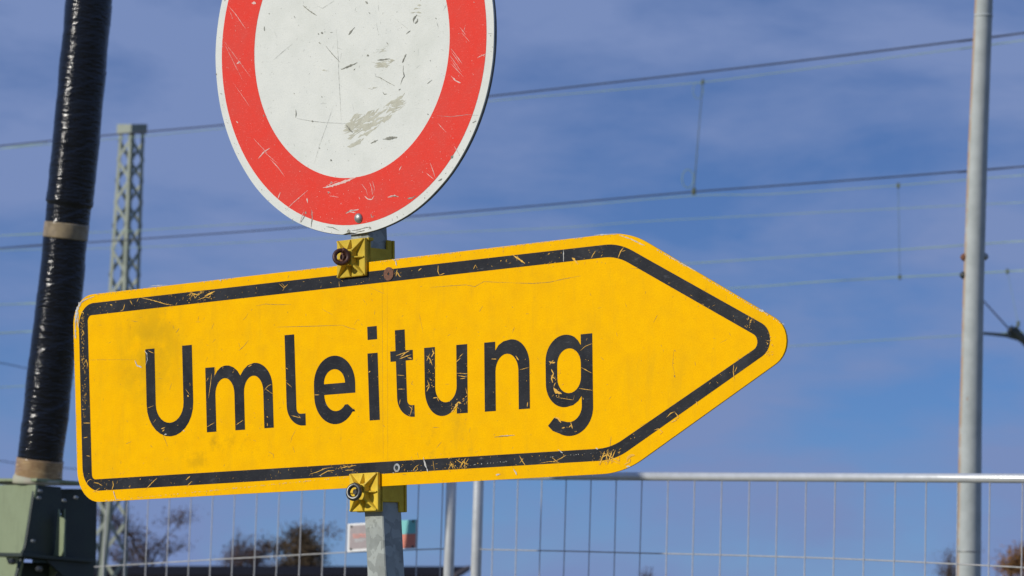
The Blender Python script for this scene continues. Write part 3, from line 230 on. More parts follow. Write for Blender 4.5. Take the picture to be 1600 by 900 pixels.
def white_extra(n, l, mp, c):
    c = grain(n, l, mp, c, .06)
    g = rampf(n, l, noisef(n, l, mp, 10, 5, .65), .45, .75); c = mixc(n, l, mul(n, l, g, .25), c, (.58, .60, .50))
    f = rampf(n, l, noisef(n, l, mp, 520, 3, .7), .655, .70); c = mixc(n, l, mul(n, l, f, .5), c, (.22, .24, .18))
    f = rampf(n, l, noisef(n, l, mp, 160, 3, .6), .70, .73); c = mixc(n, l, mul(n, l, f, .7), c, (.16, .17, .12))
    f = rampf(n, l, noisef(n, l, mp, 60, 2, .5, stretch=(1, 12, 1, -.6)), .66, .72); c = mixc(n, l, mul(n, l, f, .25), c, (.36, .38, .34))
    return c
def red_extra(n, l, mp, c):
    c = grain(n, l, mp, c, .08)
    g = rampf(n, l, noisef(n, l, mp, 9, 5, .65), .42, .7); c = mixc(n, l, mul(n, l, g, .35), c, (.62, .09, .07))
    f = rampf(n, l, noisef(n, l, mp, 480, 3, .7), .665, .71); c = mixc(n, l, mul(n, l, f, .6), c, (.85, .42, .36))
    for a in (.8, -.95): 
        f = rampf(n, l, noisef(n, l, mp, 90, 2, .5, stretch=(1, 16, 1, a)), .66, .74); c = mixc(n, l, mul(n, l, f, .38), c, (.85, .35, .30))
    return c
def black_extra(n, l, mp, c):
    f = rampf(n, l, noisef(n, l, mp, 300, 3, .75), .63, .72); c = mixc(n, l, mul(n, l, f, .5), c, (.14, .14, .11))
    for a in (.7, -.8):
        f = rampf(n, l, noisef(n, l, mp, 80, 2, .5, stretch=(1, 18, 1, a)), .66, .73); c = mixc(n, l, mul(n, l, f, .40), c, (.15, .15, .12))
    g = rampf(n, l, noisef(n, l, mp, 16, 4, .6), .5, .7); c = mixc(n, l, mul(n, l, g, .35), c, (.050,.052,.056))
    g = rampf(n, l, noisef(n, l, mp, 30, 5, .65, stretch=(1, 3, 1, -.6)), .60, .78); c = mixc(n, l, mul(n, l, g, .8), c, (.12,.12,.125))
    return c
def spangle(n, l, mp, c):
    v = n.new('ShaderNodeTexVoronoi'); v.inputs['Scale'].default_value = 75; v.inputs['Randomness'].default_value = 1
    d = n.new('ShaderNodeTexNoise'); d.inputs['Scale'].default_value = 60; l.new(mp.outputs[0], d.inputs['Vector'])
    a = n.new('ShaderNodeVectorMath'); a.operation = 'MULTIPLY_ADD'; a.inputs[1].default_value = (.02, .02, .02); l.new(d.outputs['Color'], a.inputs[0]); l.new(mp.outputs[0], a.inputs[2])
    l.new(a.outputs[0], v.inputs['Vector'])
    s = n.new('ShaderNodeSeparateColor'); l.new(v.outputs['Color'], s.inputs[0])
    c = mixc(n, l, rampf(n, l, s.outputs[0], .2, .8, 0., .75), c, (.42, .455, .42))
    f = rampf(n, l, noisef(n, l, mp, 120, 4), .6, .7); return mixc(n, l, mul(n, l, f, .4), c, (.24, .24, .2))
def rustside(n, l, mp, c):
    g = n.new('ShaderNodeNewGeometry'); d = n.new('ShaderNodeVectorMath'); d.operation = 'DOT_PRODUCT'; d.inputs[1].default_value = (-.985, .17, 0)
    l.new(g.outputs['Normal'], d.inputs[0])
    a = mul(n, l, rampf(n, l, d.outputs['Value'], .62, .97), rampf(n, l, noisef(n, l, mp, 9, 6, .7), .30, .55))
    c = mixc(n, l, mul(n, l, a, .85), c, (.42, .24, .11))
    s = rampf(n, l, noisef(n, l, mp, 14, 5, .7), .66, .72); return mixc(n, l, mul(n, l, s, .7), c, (.34, .19, .10))
def painted(n, l, mp, c):
    f = rampf(n, l, noisef(n, l, mp, 240, 3, .7), .64, .70); c = mixc(n, l, mul(n, l, f, .5), c, (.42,.44,.36))
    g = rampf(n, l, noisef(n, l, mp, 6, 6, .7, stretch=(4, 4, 1, 0)), .48, .72); return mixc(n, l, mul(n, l, g, .45), c, (.15,.17,.10))
def film(n, l, mp, c):
    f = rampf(n, l, noisef(n, l, mp, 22, 5, .6, stretch=(1, 1, 5, .5)), .52, .66); return mixc(n, l, mul(n, l, f, .65), c, (.62, .44, .22))
M = dict(
 yellow=material('yellow_reflective_sheet', (.97,.515,.0), (.92,.475,.0), 40, .42, extra=yellow_extra, spec=.04),
 yellow_edge=material('yellow_scratch', (.80,.46,.05), (.72,.38,.03), 90, .6),
 dark_yellow=material('dark_scratch_on_yellow', (.26,.16,.03), (.40,.24,.03), 120, .7),
 worn=material('worn_foil_streak', (.16,.145,.075), (.30,.25,.10), 160, .6),
 black=material('black_sign_foil', (.013,.014,.017), (.022,.023,.026), 20, .40, extra=black_extra, spec=.2),
 white=material('white_reflective_sheet', (.75,.765,.70), (.70,.72,.665), 20, .5, extra=white_extra, spec=.15),
 red=material('red_reflective_sheet', (.82,.056,.036), (.78,.064,.044), 30, .45, extra=red_extra, spec=.12),
 bare=material('bare_scraped_edge', (.62,.62,.58), (.40,.38,.34), 260, .55),
 greyscr=material('grey_gouge', (.15,.15,.12), (.34,.34,.28), 220, .7),
 lightscr=material('pale_scratch', (.78,.42,.36), (.66,.58,.52), 160, .6),
 faintred=material('faint_scratch_on_red', (.80,.27,.21), (.76,.36,.30), 160, .6),
 faintgrey=material('faint_scratch_on_white', (.34,.35,.31), (.48,.49,.45), 160, .7),
 smear=material('glue_residue', (.42,.41,.31), (.56,.56,.46), 70, .7, lo=.3, hi=.7),
 alu=material('sheet_metal_edge', (.12,.13,.13), (.2,.2,.2), 60, .5, metal=.5),
 zinc=material('spangled_zinc', (.25,.27,.25), (.31,.335,.31), 40, .6, metal=0, spec=.15, extra=spangle, bump=.0003, bscale=200),
 clampy=material('weathered_yellow_plastic', (.66,.43,.03), (.78,.56,.05), 60, .5, spec=.2, bump=.0004, bscale=150),
 clampo=material('darker_yellow_plastic', (.52,.355,.025), (.62,.45,.045), 60, .6, spec=.2, bump=.0004, bscale=150),  # darker, slightly rougher yellow for the upper clamp
 rust=material('rusty_steel', (.11,.045,.022), (.22,.09,.045), 300, .75, bump=.0004, bscale=500),
 ringrust=material('dark_rusted_ring', (.035,.014,.010), (.085,.032,.02), 300, .5, metal=.2, bump=.0003, bscale=400),
 steel=material('dark_steel', (.07,.075,.07), (.14,.14,.13), 200, .38, metal=.8),
 bolt=material('grey_bolt', (.30,.32,.30), (.42,.42,.4), 200, .45, metal=.6),
 galv=material('galvanised_tube', (.62,.64,.64), (.70,.72,.72), 30, .30, metal=.35, spec=.4, bump=.0002, bscale=90, rvar=.06),
 wire=material('galvanised_wire', (.42,.42,.40), (.52,.51,.48), 60, .45, metal=.2, spec=.2),
 lamp=material('weathered_pole_zinc', (.38,.415,.40), (.47,.505,.49), 12, .6, metal=0, spec=.15, extra=rustside, bump=.0008, bscale=30),
 foil=material('black_stretch_film', (.003,.003,.005), (.006,.007,.010), 30, .15, bump=.0024, bscale=120, stretch=(.32,.32,1.1), spec=.55, coat=.0, rvar=.04),
 tape=material('brown_packing_tape', (.27,.17,.085), (.38,.26,.13), 26, .22, bump=.0008, bscale=60, extra=film, rvar=.05),
 tape2=material('pale_packing_tape', (.20,.155,.095), (.32,.25,.15), 26, .25, bump=.0008, bscale=60, rvar=.05),
 flange=material('pale_dusty_flange', (.42,.38,.29), (.36,.37,.27), 30, .7),
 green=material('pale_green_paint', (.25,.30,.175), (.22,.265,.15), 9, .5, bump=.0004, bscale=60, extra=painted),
 green_shade=material('shade_darkened_green_paint', (.020,.030,.025), (.030,.045,.034), 14, .5, bump=.0003, bscale=60),  # bracket green with the shade of the inner plates put into its colour
 mast=material('mast_paint', (.33,.365,.295), (.25,.28,.23), 2, .7),
 mastdark=material('mast_bolted_brace', (.24,.31,.26), (.19,.25,.21), 2, .7),
 dwire=material('dark_cable', (.025,.03,.05), (.035,.04,.06), 5, .6),
 gwire=material('patinated_copper_wire', (.22,.33,.24), (.27,.38,.28), 5, .6),
 clipm=material('dropper_clip', (.09,.11,.06), (.13,.16,.09), 8, .6),
 insul=material('dark_insulator', (.012,.018,.022), (.03,.04,.04), 9, .4),
 roof=material('dark_roof_sheet', (.013,.012,.014), (.02,.018,.02), 1, .95, spec=.05),
 verge=material('brown_verge_board', (.10,.075,.06), (.13,.095,.075), 2, .8),
 wall=material('dark_timber_wall', (.022,.02,.02), (.03,.027,.025), 1, .9),
 bark=material('bark', (.06,.045,.035), (.09,.07,.05), 2, .9),
 leaf1=material('purple_brown_leaves', (.075,.045,.042), (.12,.075,.05), 1.1, .8),
 leaf2=material('brown_green_leaves', (.06,.042,.02), (.105,.065,.03), .9, .8),
 leaf3=material('orange_brown_leaves', (.20,.10,.035), (.30,.15,.05), .9, .8),
 gground=material('dry_grass_and_gravel', (.10,.11,.05), (.20,.18,.12), .6, .95, bump=.03, bscale=6),
 teal=material('teal_print', (.17,.52,.50), (.19,.56,.53), 20, .6),
 mint=material('pale_mint_print', (.62,.78,.70), (.66,.80,.72), 20, .6),
 coral=material('coral_print', (.66,.20,.13), (.70,.24,.16), 20, .6),
 white2=material('white_board', (.78,.78,.76), (.72,.73,.72), 20, .6),
 greyb=material('grey_print', (.33,.28,.28), (.38,.33,.32), 30, .6),
 pink=material('faded_coral_letters', (.72,.34,.28), (.66,.30,.25), 30, .6),
 whitet=material('faded_small_print', (.48,.50,.50), (.52,.54,.54), 30, .6),
)

# ---------------------------------------------------------------- ground
g = MB(); nseg = 64; rings = [0.01, 12, 40, 120, 400, 1200, 4000]
V = []; F = []
for r in rings:
    for k in range(nseg):
        a = 2*pi*k/nseg; x, y = r*cos(a), r*sin(a)
        V.append((x, y, noise.noise(Vector((x*.03, y*.03, 3)))*.25*min(1, r/60)))
for i in range(len(rings)-1):
    for k in range(nseg): F.append((i*nseg+k, i*nseg+(k+1) % nseg, (i+1)*nseg+(k+1) % nseg, (i+1)*nseg+k))
g.add(V, F, True); tag(g.build('ground', M['gground']), kind='structure')

# ---------------------------------------------------------------- distant building and trees
bl = empty('flat_roofed_building', loc=(-12, 116, 0))
def rel(p, o): return Vector(p)-o.location
rl, rr, er, el = [Vector(p) for p in ROOF]
off = bl.location
MB().prism([p-off for p in (rl, rr, er, el)], (0, 0, -.12)).build('roof', M['roof'], bl)
dn = (er-rr).normalized()
MB().prism([er-off+Vector((.02,-.1,.03)), rr-off+Vector((.02,0,.03)), rr-off+Vector((.02,0,-.14)), er-off+Vector((.02,-.1,-.14))], (.12, 0, 0)).build('verge_board', M['verge'], bl)
wl_ = [Vector((p.x, p.y, 0)) for p in (el, er, rr, rl)]
ins = Vector((0, .35, 0))
MB().prism([Vector((er.x-.25, er.y+.4, 0))-off, Vector((rr.x-.25, rr.y-.4, 0))-off, Vector((rr.x-.25, rr.y-.4, rr.z-.16))-off, Vector((er.x-.25, er.y+.4, er.z-.15))-off], (-.2, 0, 0)).build('gable_wall', M['wall'], bl)
MB().prism([Vector((el.x+.2, el.y+.4, 0))-off, Vector((er.x-.3, er.y+.4, 0))-off, Vector((er.x-.3, er.y+.4, er.z-.15))-off, Vector((el.x+.2, el.y+.4, el.z-.15))-off], (0, .25, 0)).build('front_wall', M['wall'], bl)
MB().prism([Vector((rl.x+.2, rl.y-.4, 0))-off, Vector((rr.x-.3, rr.y-.4, 0))-off, Vector((rr.x-.3, rr.y-.4, rr.z-.16))-off, Vector((rl.x+.2, rl.y-.4, rl.z-.16))-off], (0, -.25, 0)).build('back_wall', M['wall'], bl)
tag(bl, 'low building with a black roof, beyond the fence at lower left', 'building')

def tree(base, top, wid, leafmat, label, seed, dens=1., leaf=.16, clump=.5, cat='tree', name='autumn_tree'):
    rnd = random.Random(seed); base = Vector((base[0], base[1], 0)); H = top[2]
    t = empty(name, loc=base); b = MB(); c = MB(); tips = []
    def branch(p, d, L, r, lv):
        q = p+d*L*.5+Vector((rnd.uniform(-.06,.06), rnd.uniform(-.06,.06), 0))*L; e = p+d*L+Vector((0, 0, .05*L))
        b.tube([p, q, e], [r, r*.8, r*.55], 6 if lv < 2 else 4, caps=False)
        if lv >= 3: tips.append((e, L)); tips.append((q, L)); return
        if lv == 2: tips.append((e, L))
        for k in range(rnd.choice((3, 4)) if lv else 6):
            s = rnd.uniform(.35, 1.) if lv else rnd.uniform(.45, 1.)
            a = rnd.uniform(0, 2*pi); sp = rnd.uniform(.45, .95)
            nd = (d+Vector((cos(a)*sp*wid/H*2.2, sin(a)*sp*wid/H*2.2, rnd.uniform(-.15,.35)))).normalized()
            branch(p.lerp(e, s), nd, L*rnd.uniform(.5, .72), r*.5, lv+1)
    branch(Vector((0, 0, 0)), Vector((rnd.uniform(-.06,.06), 0, 1)).normalized(), H*.52, H*.022, 0)
    zt = max(p.z for p, _ in tips); k = H/zt
    for i, v in enumerate(b.v): b.v[i] = (v[0], v[1], v[2]*k)
    for p, L in tips:
        p = Vector((p.x, p.y, p.z*k))
        if noise.noise(p*.55+Vector((seed, 0, 0))) < -.12: continue
        for j in range(int(13*dens)):
            q = p+Vector((rnd.gauss(0, clump), rnd.gauss(0, clump), rnd.gauss(0, clump*.5)))*.55
            if q.z > H: continue
            u_ = Vector((rnd.gauss(0,1), rnd.gauss(0,1), rnd.gauss(0,1))).normalized(); v_ = u_.cross(Vector((rnd.gauss(0,1), rnd.gauss(0,1), rnd.gauss(0,1)))).normalized()
            s = leaf*rnd.uniform(.6, 1.3)
            c.add([q-u_*s, q-v_*s*.5, q+u_*s, q+v_*s*.5], [(0, 1, 2, 3)])
    b.build('trunk', M['bark'], t)
    if c.v: c.build('crown', leafmat, t)
    return tag(t, label, cat, 'autumn trees on the skyline')
T = TREES
tree(T[0], T[1], 4.6, M['leaf1'], 'purple brown tree behind the foot of the lattice mast', 3, 2.2, .085, .85)
tree(T[2], T[3], 2.5, M['leaf2'], 'densest brown tree above the black roof, left of the sign post', 11, 5., .10, .85)
tree(T[4], T[5], 1.3, M['leaf1'], 'small thin tree above the black roof, just left of the dense brown tree', 5, 2., .08, .7)
tree(T[6], T[7], 1.7, M['leaf1'], 'bare twiggy tree just left of the tall grey pole', 8, .6, .05, .5)
tree(T[8], T[9], 4.2, M['leaf3'], 'orange brown tree at the right edge, right of the tall grey pole', 21, 1.8, .10, .55)
tree(T[10], T[11], 1.0, M['leaf1'], 'tip of a small bare tree under the fence mesh, right of the two steel tubes', 14, .4, .08, .3)

# ---------------------------------------------------------------- railway mast
legs = [[Vector(p) for p in q] for q in MAST]
legs.append([legs[0][i]+legs[2][i]-legs[1][i] for i in range(4)])           # hidden back leg
for q in legs:
    d = (q[3]-q[2]); q.append(q[3]+d*(q[3].z/max(.01, -d.z)))
mo = Vector((sum(q[-1].x for q in legs)/4, sum(q[-1].y for q in legs)/4, 0))
mt = empty('lattice_mast', loc=mo)
cen = [sum((q[i] for q in legs), Vector())/4 for i in range(len(legs[0]))]
def legat(q, z):
    for a, b in zip(q[:-1], q[1:]):
        if a.z >= z >= b.z: return a.lerp(b, (a.z-z)/(a.z-b.z))
    return q[-1]
order = [legs[0], legs[1], legs[2], legs[3]]
for qi, q in enumerate(order):             # each leg is an angle section: one flange along either face
    m = MB()
    for nb_ in (order[qi-1], order[(qi+1) % 4]):
        for i in range(len(q)-1):
            a, b = q[i]-mo, q[i+1]-mo; da = (nb_[i]-q[i]).normalized()*.10; db = (nb_[i+1]-q[i+1]).normalized()*.10
            fn_ = (b-a).cross(da).normalized()
            if fn_.dot((q[i]+nb_[i])/2-cen[i]) < 0: fn_ = -fn_
            m.prism([a, b, b+db, a+da], fn_*-.012)
    m.build('leg', M['mast'], mt)
ztop = legs[1][0].z
for fi in range(4):
    a, b = order[fi], order[(fi+1) % 4]; z = ztop-.3; st = .50; sw = (0, 1, 1, 0)[fi]
    while z-st > .2:
        p, q = (a, b) if sw else (b, a)
        P0, P1 = legat(p, z)-mo, legat(q, z-st)-mo; ax = (legat(b, z)-legat(a, z)).normalized(); dd = (P1-P0).normalized()
        fn_ = dd.cross(ax).normalized(); cz = legat(cen, z)-mo
        if fn_.dot((P0+P1)/2-cz) < 0: fn_ = -fn_
        sd = fn_.cross(dd).normalized()*.042
        MB().prism([P0-sd, P0+sd, P1+sd, P1-sd], fn_*-.012).build('brace', M['mast'], mt)
        z -= st; st *= 1.045; sw = 1-sw
cp = [q[0]-mo for q in order]; cc = sum(cp, Vector())/4
cp = [cc+(p-cc)*1.22 for p in cp]
MB().prism([p+Vector((0, 0, -.2)) for p in cp], (0, 0, .25)).build('cap', M['mast'], mt, .01)
tag(mt, 'pale green lattice steel railway mast between the black wrapped pole and the round sign', 'mast', 'lattice railway masts')

# ---------------------------------------------------------------- overhead wires
WL = dict(a=('overhead_cable', M['dwire'], 'thick dark topmost overhead cable, passing behind the round sign'),
 b=('contact_wire', M['gwire'], 'thin pale green wire close below the topmost dark cable'),
 c=('overhead_cable', M['dwire'], 'dark cable running just above the arrow sign, second dark line from the top'),
 d=('contact_wire', M['gwire'], 'thin green wire close beneath the second dark cable'),
 e=('contact_wire', M['gwire'], 'faint green wire between the second dark cable and the shoulder of the arrow'),
 f=('contact_wire', M['gwire'], 'pale green line leaving the upper right shoulder of the arrow sign'),
 g=('contact_wire', M['gwire'], 'greyish green line that carries the right hand dropper foot, behind the arrow head'),
 h=('contact_wire', M['gwire'], 'lowest pale line right of the arrow tip'),
 j=('stay_wire', M['dwire'], 'upper of two thin dark stays sloping down behind the wrapped pole'),
 k=('stay_wire', M['dwire'], 'thin dark stay near the foot of the wrapped pole, the lower of two'))
for k, (nm, mat, lab) in WL.items():
    pts, dia = WIRES[k]; pts = [Vector(p) for p in pts]          # run on past the picture edge
    pts = [pts[0]+(pts[0]-pts[1]).normalized()*24]+pts
    if k not in 'jk': pts.append(pts[-1]+(pts[-1]-pts[-2]).normalized()*24)
    p0 = Vector(pts[0]); sp = smooth_path([Vector(p)-p0 for p in pts], 5) if len(pts) > 4 else [Vector(p)-p0 for p in pts]
    o = MB().tube(sp, dia/2, 6).build(nm, mat); o.location = p0
    tag(o, lab, 'cable' if k in 'acjk' else 'wire', 'overhead railway lines')
DL = ['vertical dropper with wire loops hanging between the two dark cables right of the round sign',
      'thin vertical dropper just left of the tall grey pole', 'short slanting dropper at the right edge beside the dark insulator']
for (a, b), lab, lp in zip(DROP, DL, (1, 0, 0)):
    a = Vector(a); b = Vector(b); d = empty('dropper', loc=a)
    MB().tube([Vector((0,0,0)), (b-a)*.5, b-a], .006 if lp else .0035, 6).build('rod', M['clipm'] if lp else M['gwire'], d)
    for p, s in ((Vector(), -1), (b-a, 1)):
        MB().box(p+Vector((-.022,-.022,-.038)), p+Vector((.022,.022,.038))).build('clip', M['clipm'], d, .01)
        if lp:
            r = .10 if s < 0 else .08; c_ = p+Vector((-.07, 0, s*.14))
            MB().tube([c_+Vector((cos(t*pi/8)*r*.8, 0, sin(t*pi/8)*r*1.3)) for t in range(17)], .005, 5, caps=False).build('loop', M['gwire'], d)
    tag(d, lab, 'dropper', 'droppers between the overhead lines')
CANT = CANT+[MASTR]
c0 = Vector(CANT[0]); ca = empty('cantilever_arm', loc=c0)
MB().tube([Vector(p)-c0 for p in CANT], [.018,.022,.028,.03,.03,.03], 10).build('tube', M['insul'], ca)
MB().tube([Vector(p)-c0 for p in STRUT], .011, 8).build('stay', M['dwire'], ca)
ip = smooth_path([Vector(p)-c0 for p in INS], 6)
MB().tube(ip, [.05+.028*(i % 2) for i in range(len(ip))], 14).build('insulator', M['insul'], ca)
MB().tube([Vector(INS[1])-c0+Vector((-.02,0,.10)), Vector(INS[1])-c0+Vector((.06,0,-.05))], [.03,.05], 8).build('clamp', M['clipm'], ca)
m2 = mt.copy(); col.objects.link(m2); m2.location = Vector((MASTR[0], MASTR[1], 0))
for ch_ in list(mt.children):
    c2_ = ch_.copy(); col.objects.link(c2_); c2_.parent = m2
tag(m2, 'lattice steel railway mast that carries the dark catenary arm at the far right', 'mast', 'lattice railway masts')
tag(ca, 'dark catenary arm with an insulator at the right edge beside the tall pole', 'cantilever')

# ---------------------------------------------------------------- tall grey pole
lb = Vector((LAMP[-1][0][0], LAMP[-1][0][1], 0)); lp = empty('grey_pole', loc=lb)
P = [Vector(p)-lb for p, r in LAMP]; R = [r for p, r in LAMP]
P.append(Vector((0, 0, 0))); R.append(R[-1]*1.06)
PP = []; RR = []
for i in range(len(P)-1):
    for k in range(12): PP.append(P[i].lerp(P[i+1], k/12)); RR.append(R[i]+(R[i+1]-R[i])*k/12)
PP.append(P[-1]); RR.append(R[-1])
MB().tube(PP, RR, 40).build('shaft', M['lamp'], lp)
for i, (s, dz) in enumerate(zip(LSEAM, (.006, .003))):
    s = Vector(s)-lb; k = min(range(len(PP)), key=lambda j: abs(PP[j].z-s.z))
    MB().tube([s+Vector((0,0,-dz)), s+Vector((0,0,dz))], RR[k]*1.025, 40).build('seam', M['bolt'] if i else M['lamp'], lp)
for p, mt_ in zip(LB, (M['rust'], M['insul'], M['bolt'])):
    p = Vector(p)-lb; k = min(range(len(PP)), key=lambda j: abs(PP[j].z-p.z)); c_ = Vector((PP[k].x, PP[k].y, p.z))
    d = (p-c_); d.z = 0; d.normalize()
    MB().tube([c_+d*(RR[k]-.01), c_+d*(RR[k]+.004), c_+d*(RR[k]+.010), c_+d*(RR[k]+.016)], [.017,.017,.013,.006], 12).build('bolt', mt_, lp)
tag(lp, 'tall weathered grey metal pole with a rusty left edge behind the fence', 'pole')

# ---------------------------------------------------------------- site fence
def fence(name, A, d, p, t0, H0, sgn, length, label):
    A = Vector(A); d = Vector(d); base = Vector((A.x, A.y, 0)); f = empty(name, loc=base); A = A-base; H0 = [Vector(q)-base for q in H0]
    MB().tube([A-d*.0, A+d*(length*.5), A+d*length], .0135, 20).build('top_rail', M['galv'], f)
    MB().tube([Vector((0, 0, .12)), Vector((d.x, d.y, 0))*length+Vector((0, 0, .12))], .0135, 14).build('bottom_rail', M['galv'], f)
    for t in (0, length):
        MB().tube([A+d*t+Vector((0,0,.012)), A+d*t+Vector((0,0,-.02)), Vector((d.x*t, d.y*t, .02))], .0178, 20).build('end_tube', M['galv'], f)
    t = t0; me = None
    nrm = d.cross(Vector((0, 0, 1))).normalized()
    if nrm.y > 0: nrm = -nrm
    for k in range(60):
        q = A+d*(t0+p*k)
        if t0+p*k > length-.02: break
        if me is None: me = MB().tube([Vector((0,0,0)), Vector((0,0,-A.z*.5)), Vector((0,0,-A.z+.12))], .0018, 8).mesh('upright_wire'); me.materials.append(M['wire'])
        o = link('upright_wire', me, None, f); o.location = q+nrm*.002; o.rotation_euler = (random.uniform(-.002,.002), random.uniform(-.0025,.0025), 0)
    # row wires follow the measured, slightly sagging line
    hd = Vector((d.x, d.y, 0)).normalized()
    ks = sorted(((q.x*hd.x+q.y*hd.y), q.z) for q in H0)
    def hz(s):
        if s <= ks[0][0]: return ks[0][1]
        for (a, za), (b, zb) in zip(ks[:-1], ks[1:]):
            if a <= s <= b: return za+(zb-za)*(s-a)/(b-a)
        return ks[-1][1]
    pts = [Vector((hd.x*s, hd.y*s, hz(s)))-nrm*.002 for s in [length*i/24 for i in range(25)]]
    for r in range(7):
        MB().tube([q-Vector((0,0,.25*r)) for q in pts], .0021, 8).build('cross_wire', M['wire'], f)
    return tag(f, label, 'fence', 'mobile mesh fence panels')
fence('mesh_fence_panel', FR['A'], FR['d'], FR['p'], FR['t0'], FRH, 1, 3.5, 'galvanised wire mesh panel with a bright top rail, right of the steel tubes')
fence('mesh_fence_panel', FL['A'], FL['d'], FL['p'], FL['t0'], FLH, -1, 3.5, 'galvanised wire mesh panel reaching left of the steel tubes to the green bracket')

# little company board tied to the fence
tl, tr, br, bl_ = [Vector(p) for p in BAN]; nb = Vector(BAND); nb = nb if nb.y < 0 else -nb
bo = (tl+tr+br+bl_)/4; bd = empty('fence_board', loc=bo)
q = lambda a, b, dz: tl+(tr-tl)*a+(bl_-tl)*b+(tr-tl)*0+(nb*dz)-bo
def panel(name, x0, x1, y0, y1, z0, z1, mat, pts=None):
    P_ = [q(a, b, z0) for a, b in (pts or ((x0, y0), (x1, y0), (x1, y1), (x0, y1)))]
    return MB().prism(P_, nb*(z1-z0)).build(name, mat, bd)
panel('board', 0, 1, 0, 1, 0, .004, M['white2'])
panel('grey_field', .035, .60, .075, .90, .0045, .005, M['greyb'])
panel('teal_field', .62, .995, .0, .49, .0045, .005, M['teal'])
panel('white_field', 0, 0, 0, 0, .0052, .0056, M['mint'], ((.62, .02), (.78, .02), (.74, .49), (.74, .50), (.62, .80)))
panel('coral_field', 0, 0, 0, 0, .0046, .0051, M['coral'], ((.62, .80), (.76, .495), (.995, .495), (.995, .97), (.62, .97)))
tp = MB()
for i, (dx, w_, glyph) in enumerate([(0,.04,'S'),(.048,.04,'U'),(.096,.05,'M'),(.154,.012,'I'),(.178,.04,'S'),(.226,.04,'U')]):
    x0 = .085+dx; y0, y1 = .375, .52; s_ = .012
    def bar_(a, b, c, d_): tp.prism([q(a, b, .0055), q(c, b, .0055), q(c, d_, .0055), q(a, d_, .0055)], nb*.0004)
    if glyph in 'UM': bar_(x0, y0, x0+s_, y1); bar_(x0+w_-s_, y0, x0+w_, y1)
    if glyph == 'I': bar_(x0, y0, x0+s_, y1)
    if glyph == 'U': bar_(x0+s_, y1-.03, x0+w_-s_, y1)
    if glyph == 'M': bar_(x0+w_/2-s_/2, y0, x0+w_/2+s_/2, y1-.05); bar_(x0+s_, y0, x0+w_/2-s_/2, y0+.03); bar_(x0+w_/2+s_/2, y0, x0+w_-s_, y0+.03)
    if glyph == 'S':
        bar_(x0, y0, x0+w_, y0+.03); bar_(x0, .435, x0+w_, .465); bar_(x0, y1-.03, x0+w_, y1); bar_(x0, y0+.03, x0+s_, .435); bar_(x0+w_-s_, .465, x0+w_, y1-.03)
tp.build('lettering', M['pink'], bd)
panel('small_print', .11, .27, .57, .60, .0055, .0059, M['whitet']); panel('small_print', .11, .24, .635, .66, .0055, .0059, M['whitet'])
for a, b in ((.06, .10), (.06, .9), (.96, .06), (.96, .94)):
    c_ = q(a, b, .004); MB().tube([c_, c_+nb*.004], .004, 8).build('eyelet', M['steel'], bd)
tag(bd, 'small board with teal and coral print on the fence behind the sign post', 'sign')

# ---------------------------------------------------------------- black wrapped pole on its green bracket
pb = Vector(PIPE[-1][0]); pp = empty('wrapped_pole', loc=pb)
def ringsof(L, step):
    P_, R_ = [], []
    for (a, ra), (b, rb) in zip(L[:-1], L[1:]):
        a = Vector(a); b = Vector(b); k = max(1, int((b-a).length/step))
        for i in range(k): P_.append(a.lerp(b, i/k)-pb); R_.append(ra+(rb-ra)*i/k)
    P_.append(Vector(L[-1][0])-pb); R_.append(L[-1][1]); return P_, R_
def smooth_list(P_, R_, n=6):
    for _ in range(n):
        P_ = [P_[0]]+[(P_[i-1]+P_[i]*2+P_[i+1])/4 for i in range(1, len(P_)-1)]+[P_[-1]]
    return P_, R_
P_, R_ = ringsof(PIPE, .0045); P_, R_ = smooth_list(P_, R_, 30)
def wrapfn(i, a, r):
    p = P_[i]; h = p.z*1.0
    q_ = Vector((cos(a)*.9, sin(a)*.9, h*9))
    r += .0022*noise.noise(q_*1.1)+.0004*noise.noise(Vector((cos(a)*1.6, sin(a)*1.6, h*20)))
    ph = (h/.019+a/(2*pi)*1.0+1.1*noise.noise(Vector((cos(a)*1.5, sin(a)*1.5, h*14))))
    r += .00016*sin(ph*2*pi) + .0007*noise.noise(Vector((cos(a)*1.6, sin(a)*1.6, h*62)))
    ph2 = (h/.21+a/(2*pi)) % 1
    return r+.0014*ph2
MB().tube(P_, R_, 110, fn=wrapfn).build('film_wrap', M['foil'], pp)
for L, nm, mt_, lab in ((TAPE1, 'tape_band', M['tape2'], 'tan tape band halfway up'), (TAPE2, 'tape_band', M['tape'], 'brown tape band at the foot')):
    P2_, R2_ = ringsof(L, .004)
    o = MB().tube(P2_, [r+.0022 for r in R2_], 80, fn=lambda i, a, r: r+.0006*noise.noise(Vector((cos(a)*4, sin(a)*4, i*.35)))).build(nm, mt_, pp); o['label'] = lab
P2_, R2_ = ringsof(FLAN, .006); MB().tube(P2_, R2_, 60).build('base_flange', M['flange'], pp)
tag(pp, 'thick pole wrapped in glossy black film with two tan tape bands at the left', 'pole')

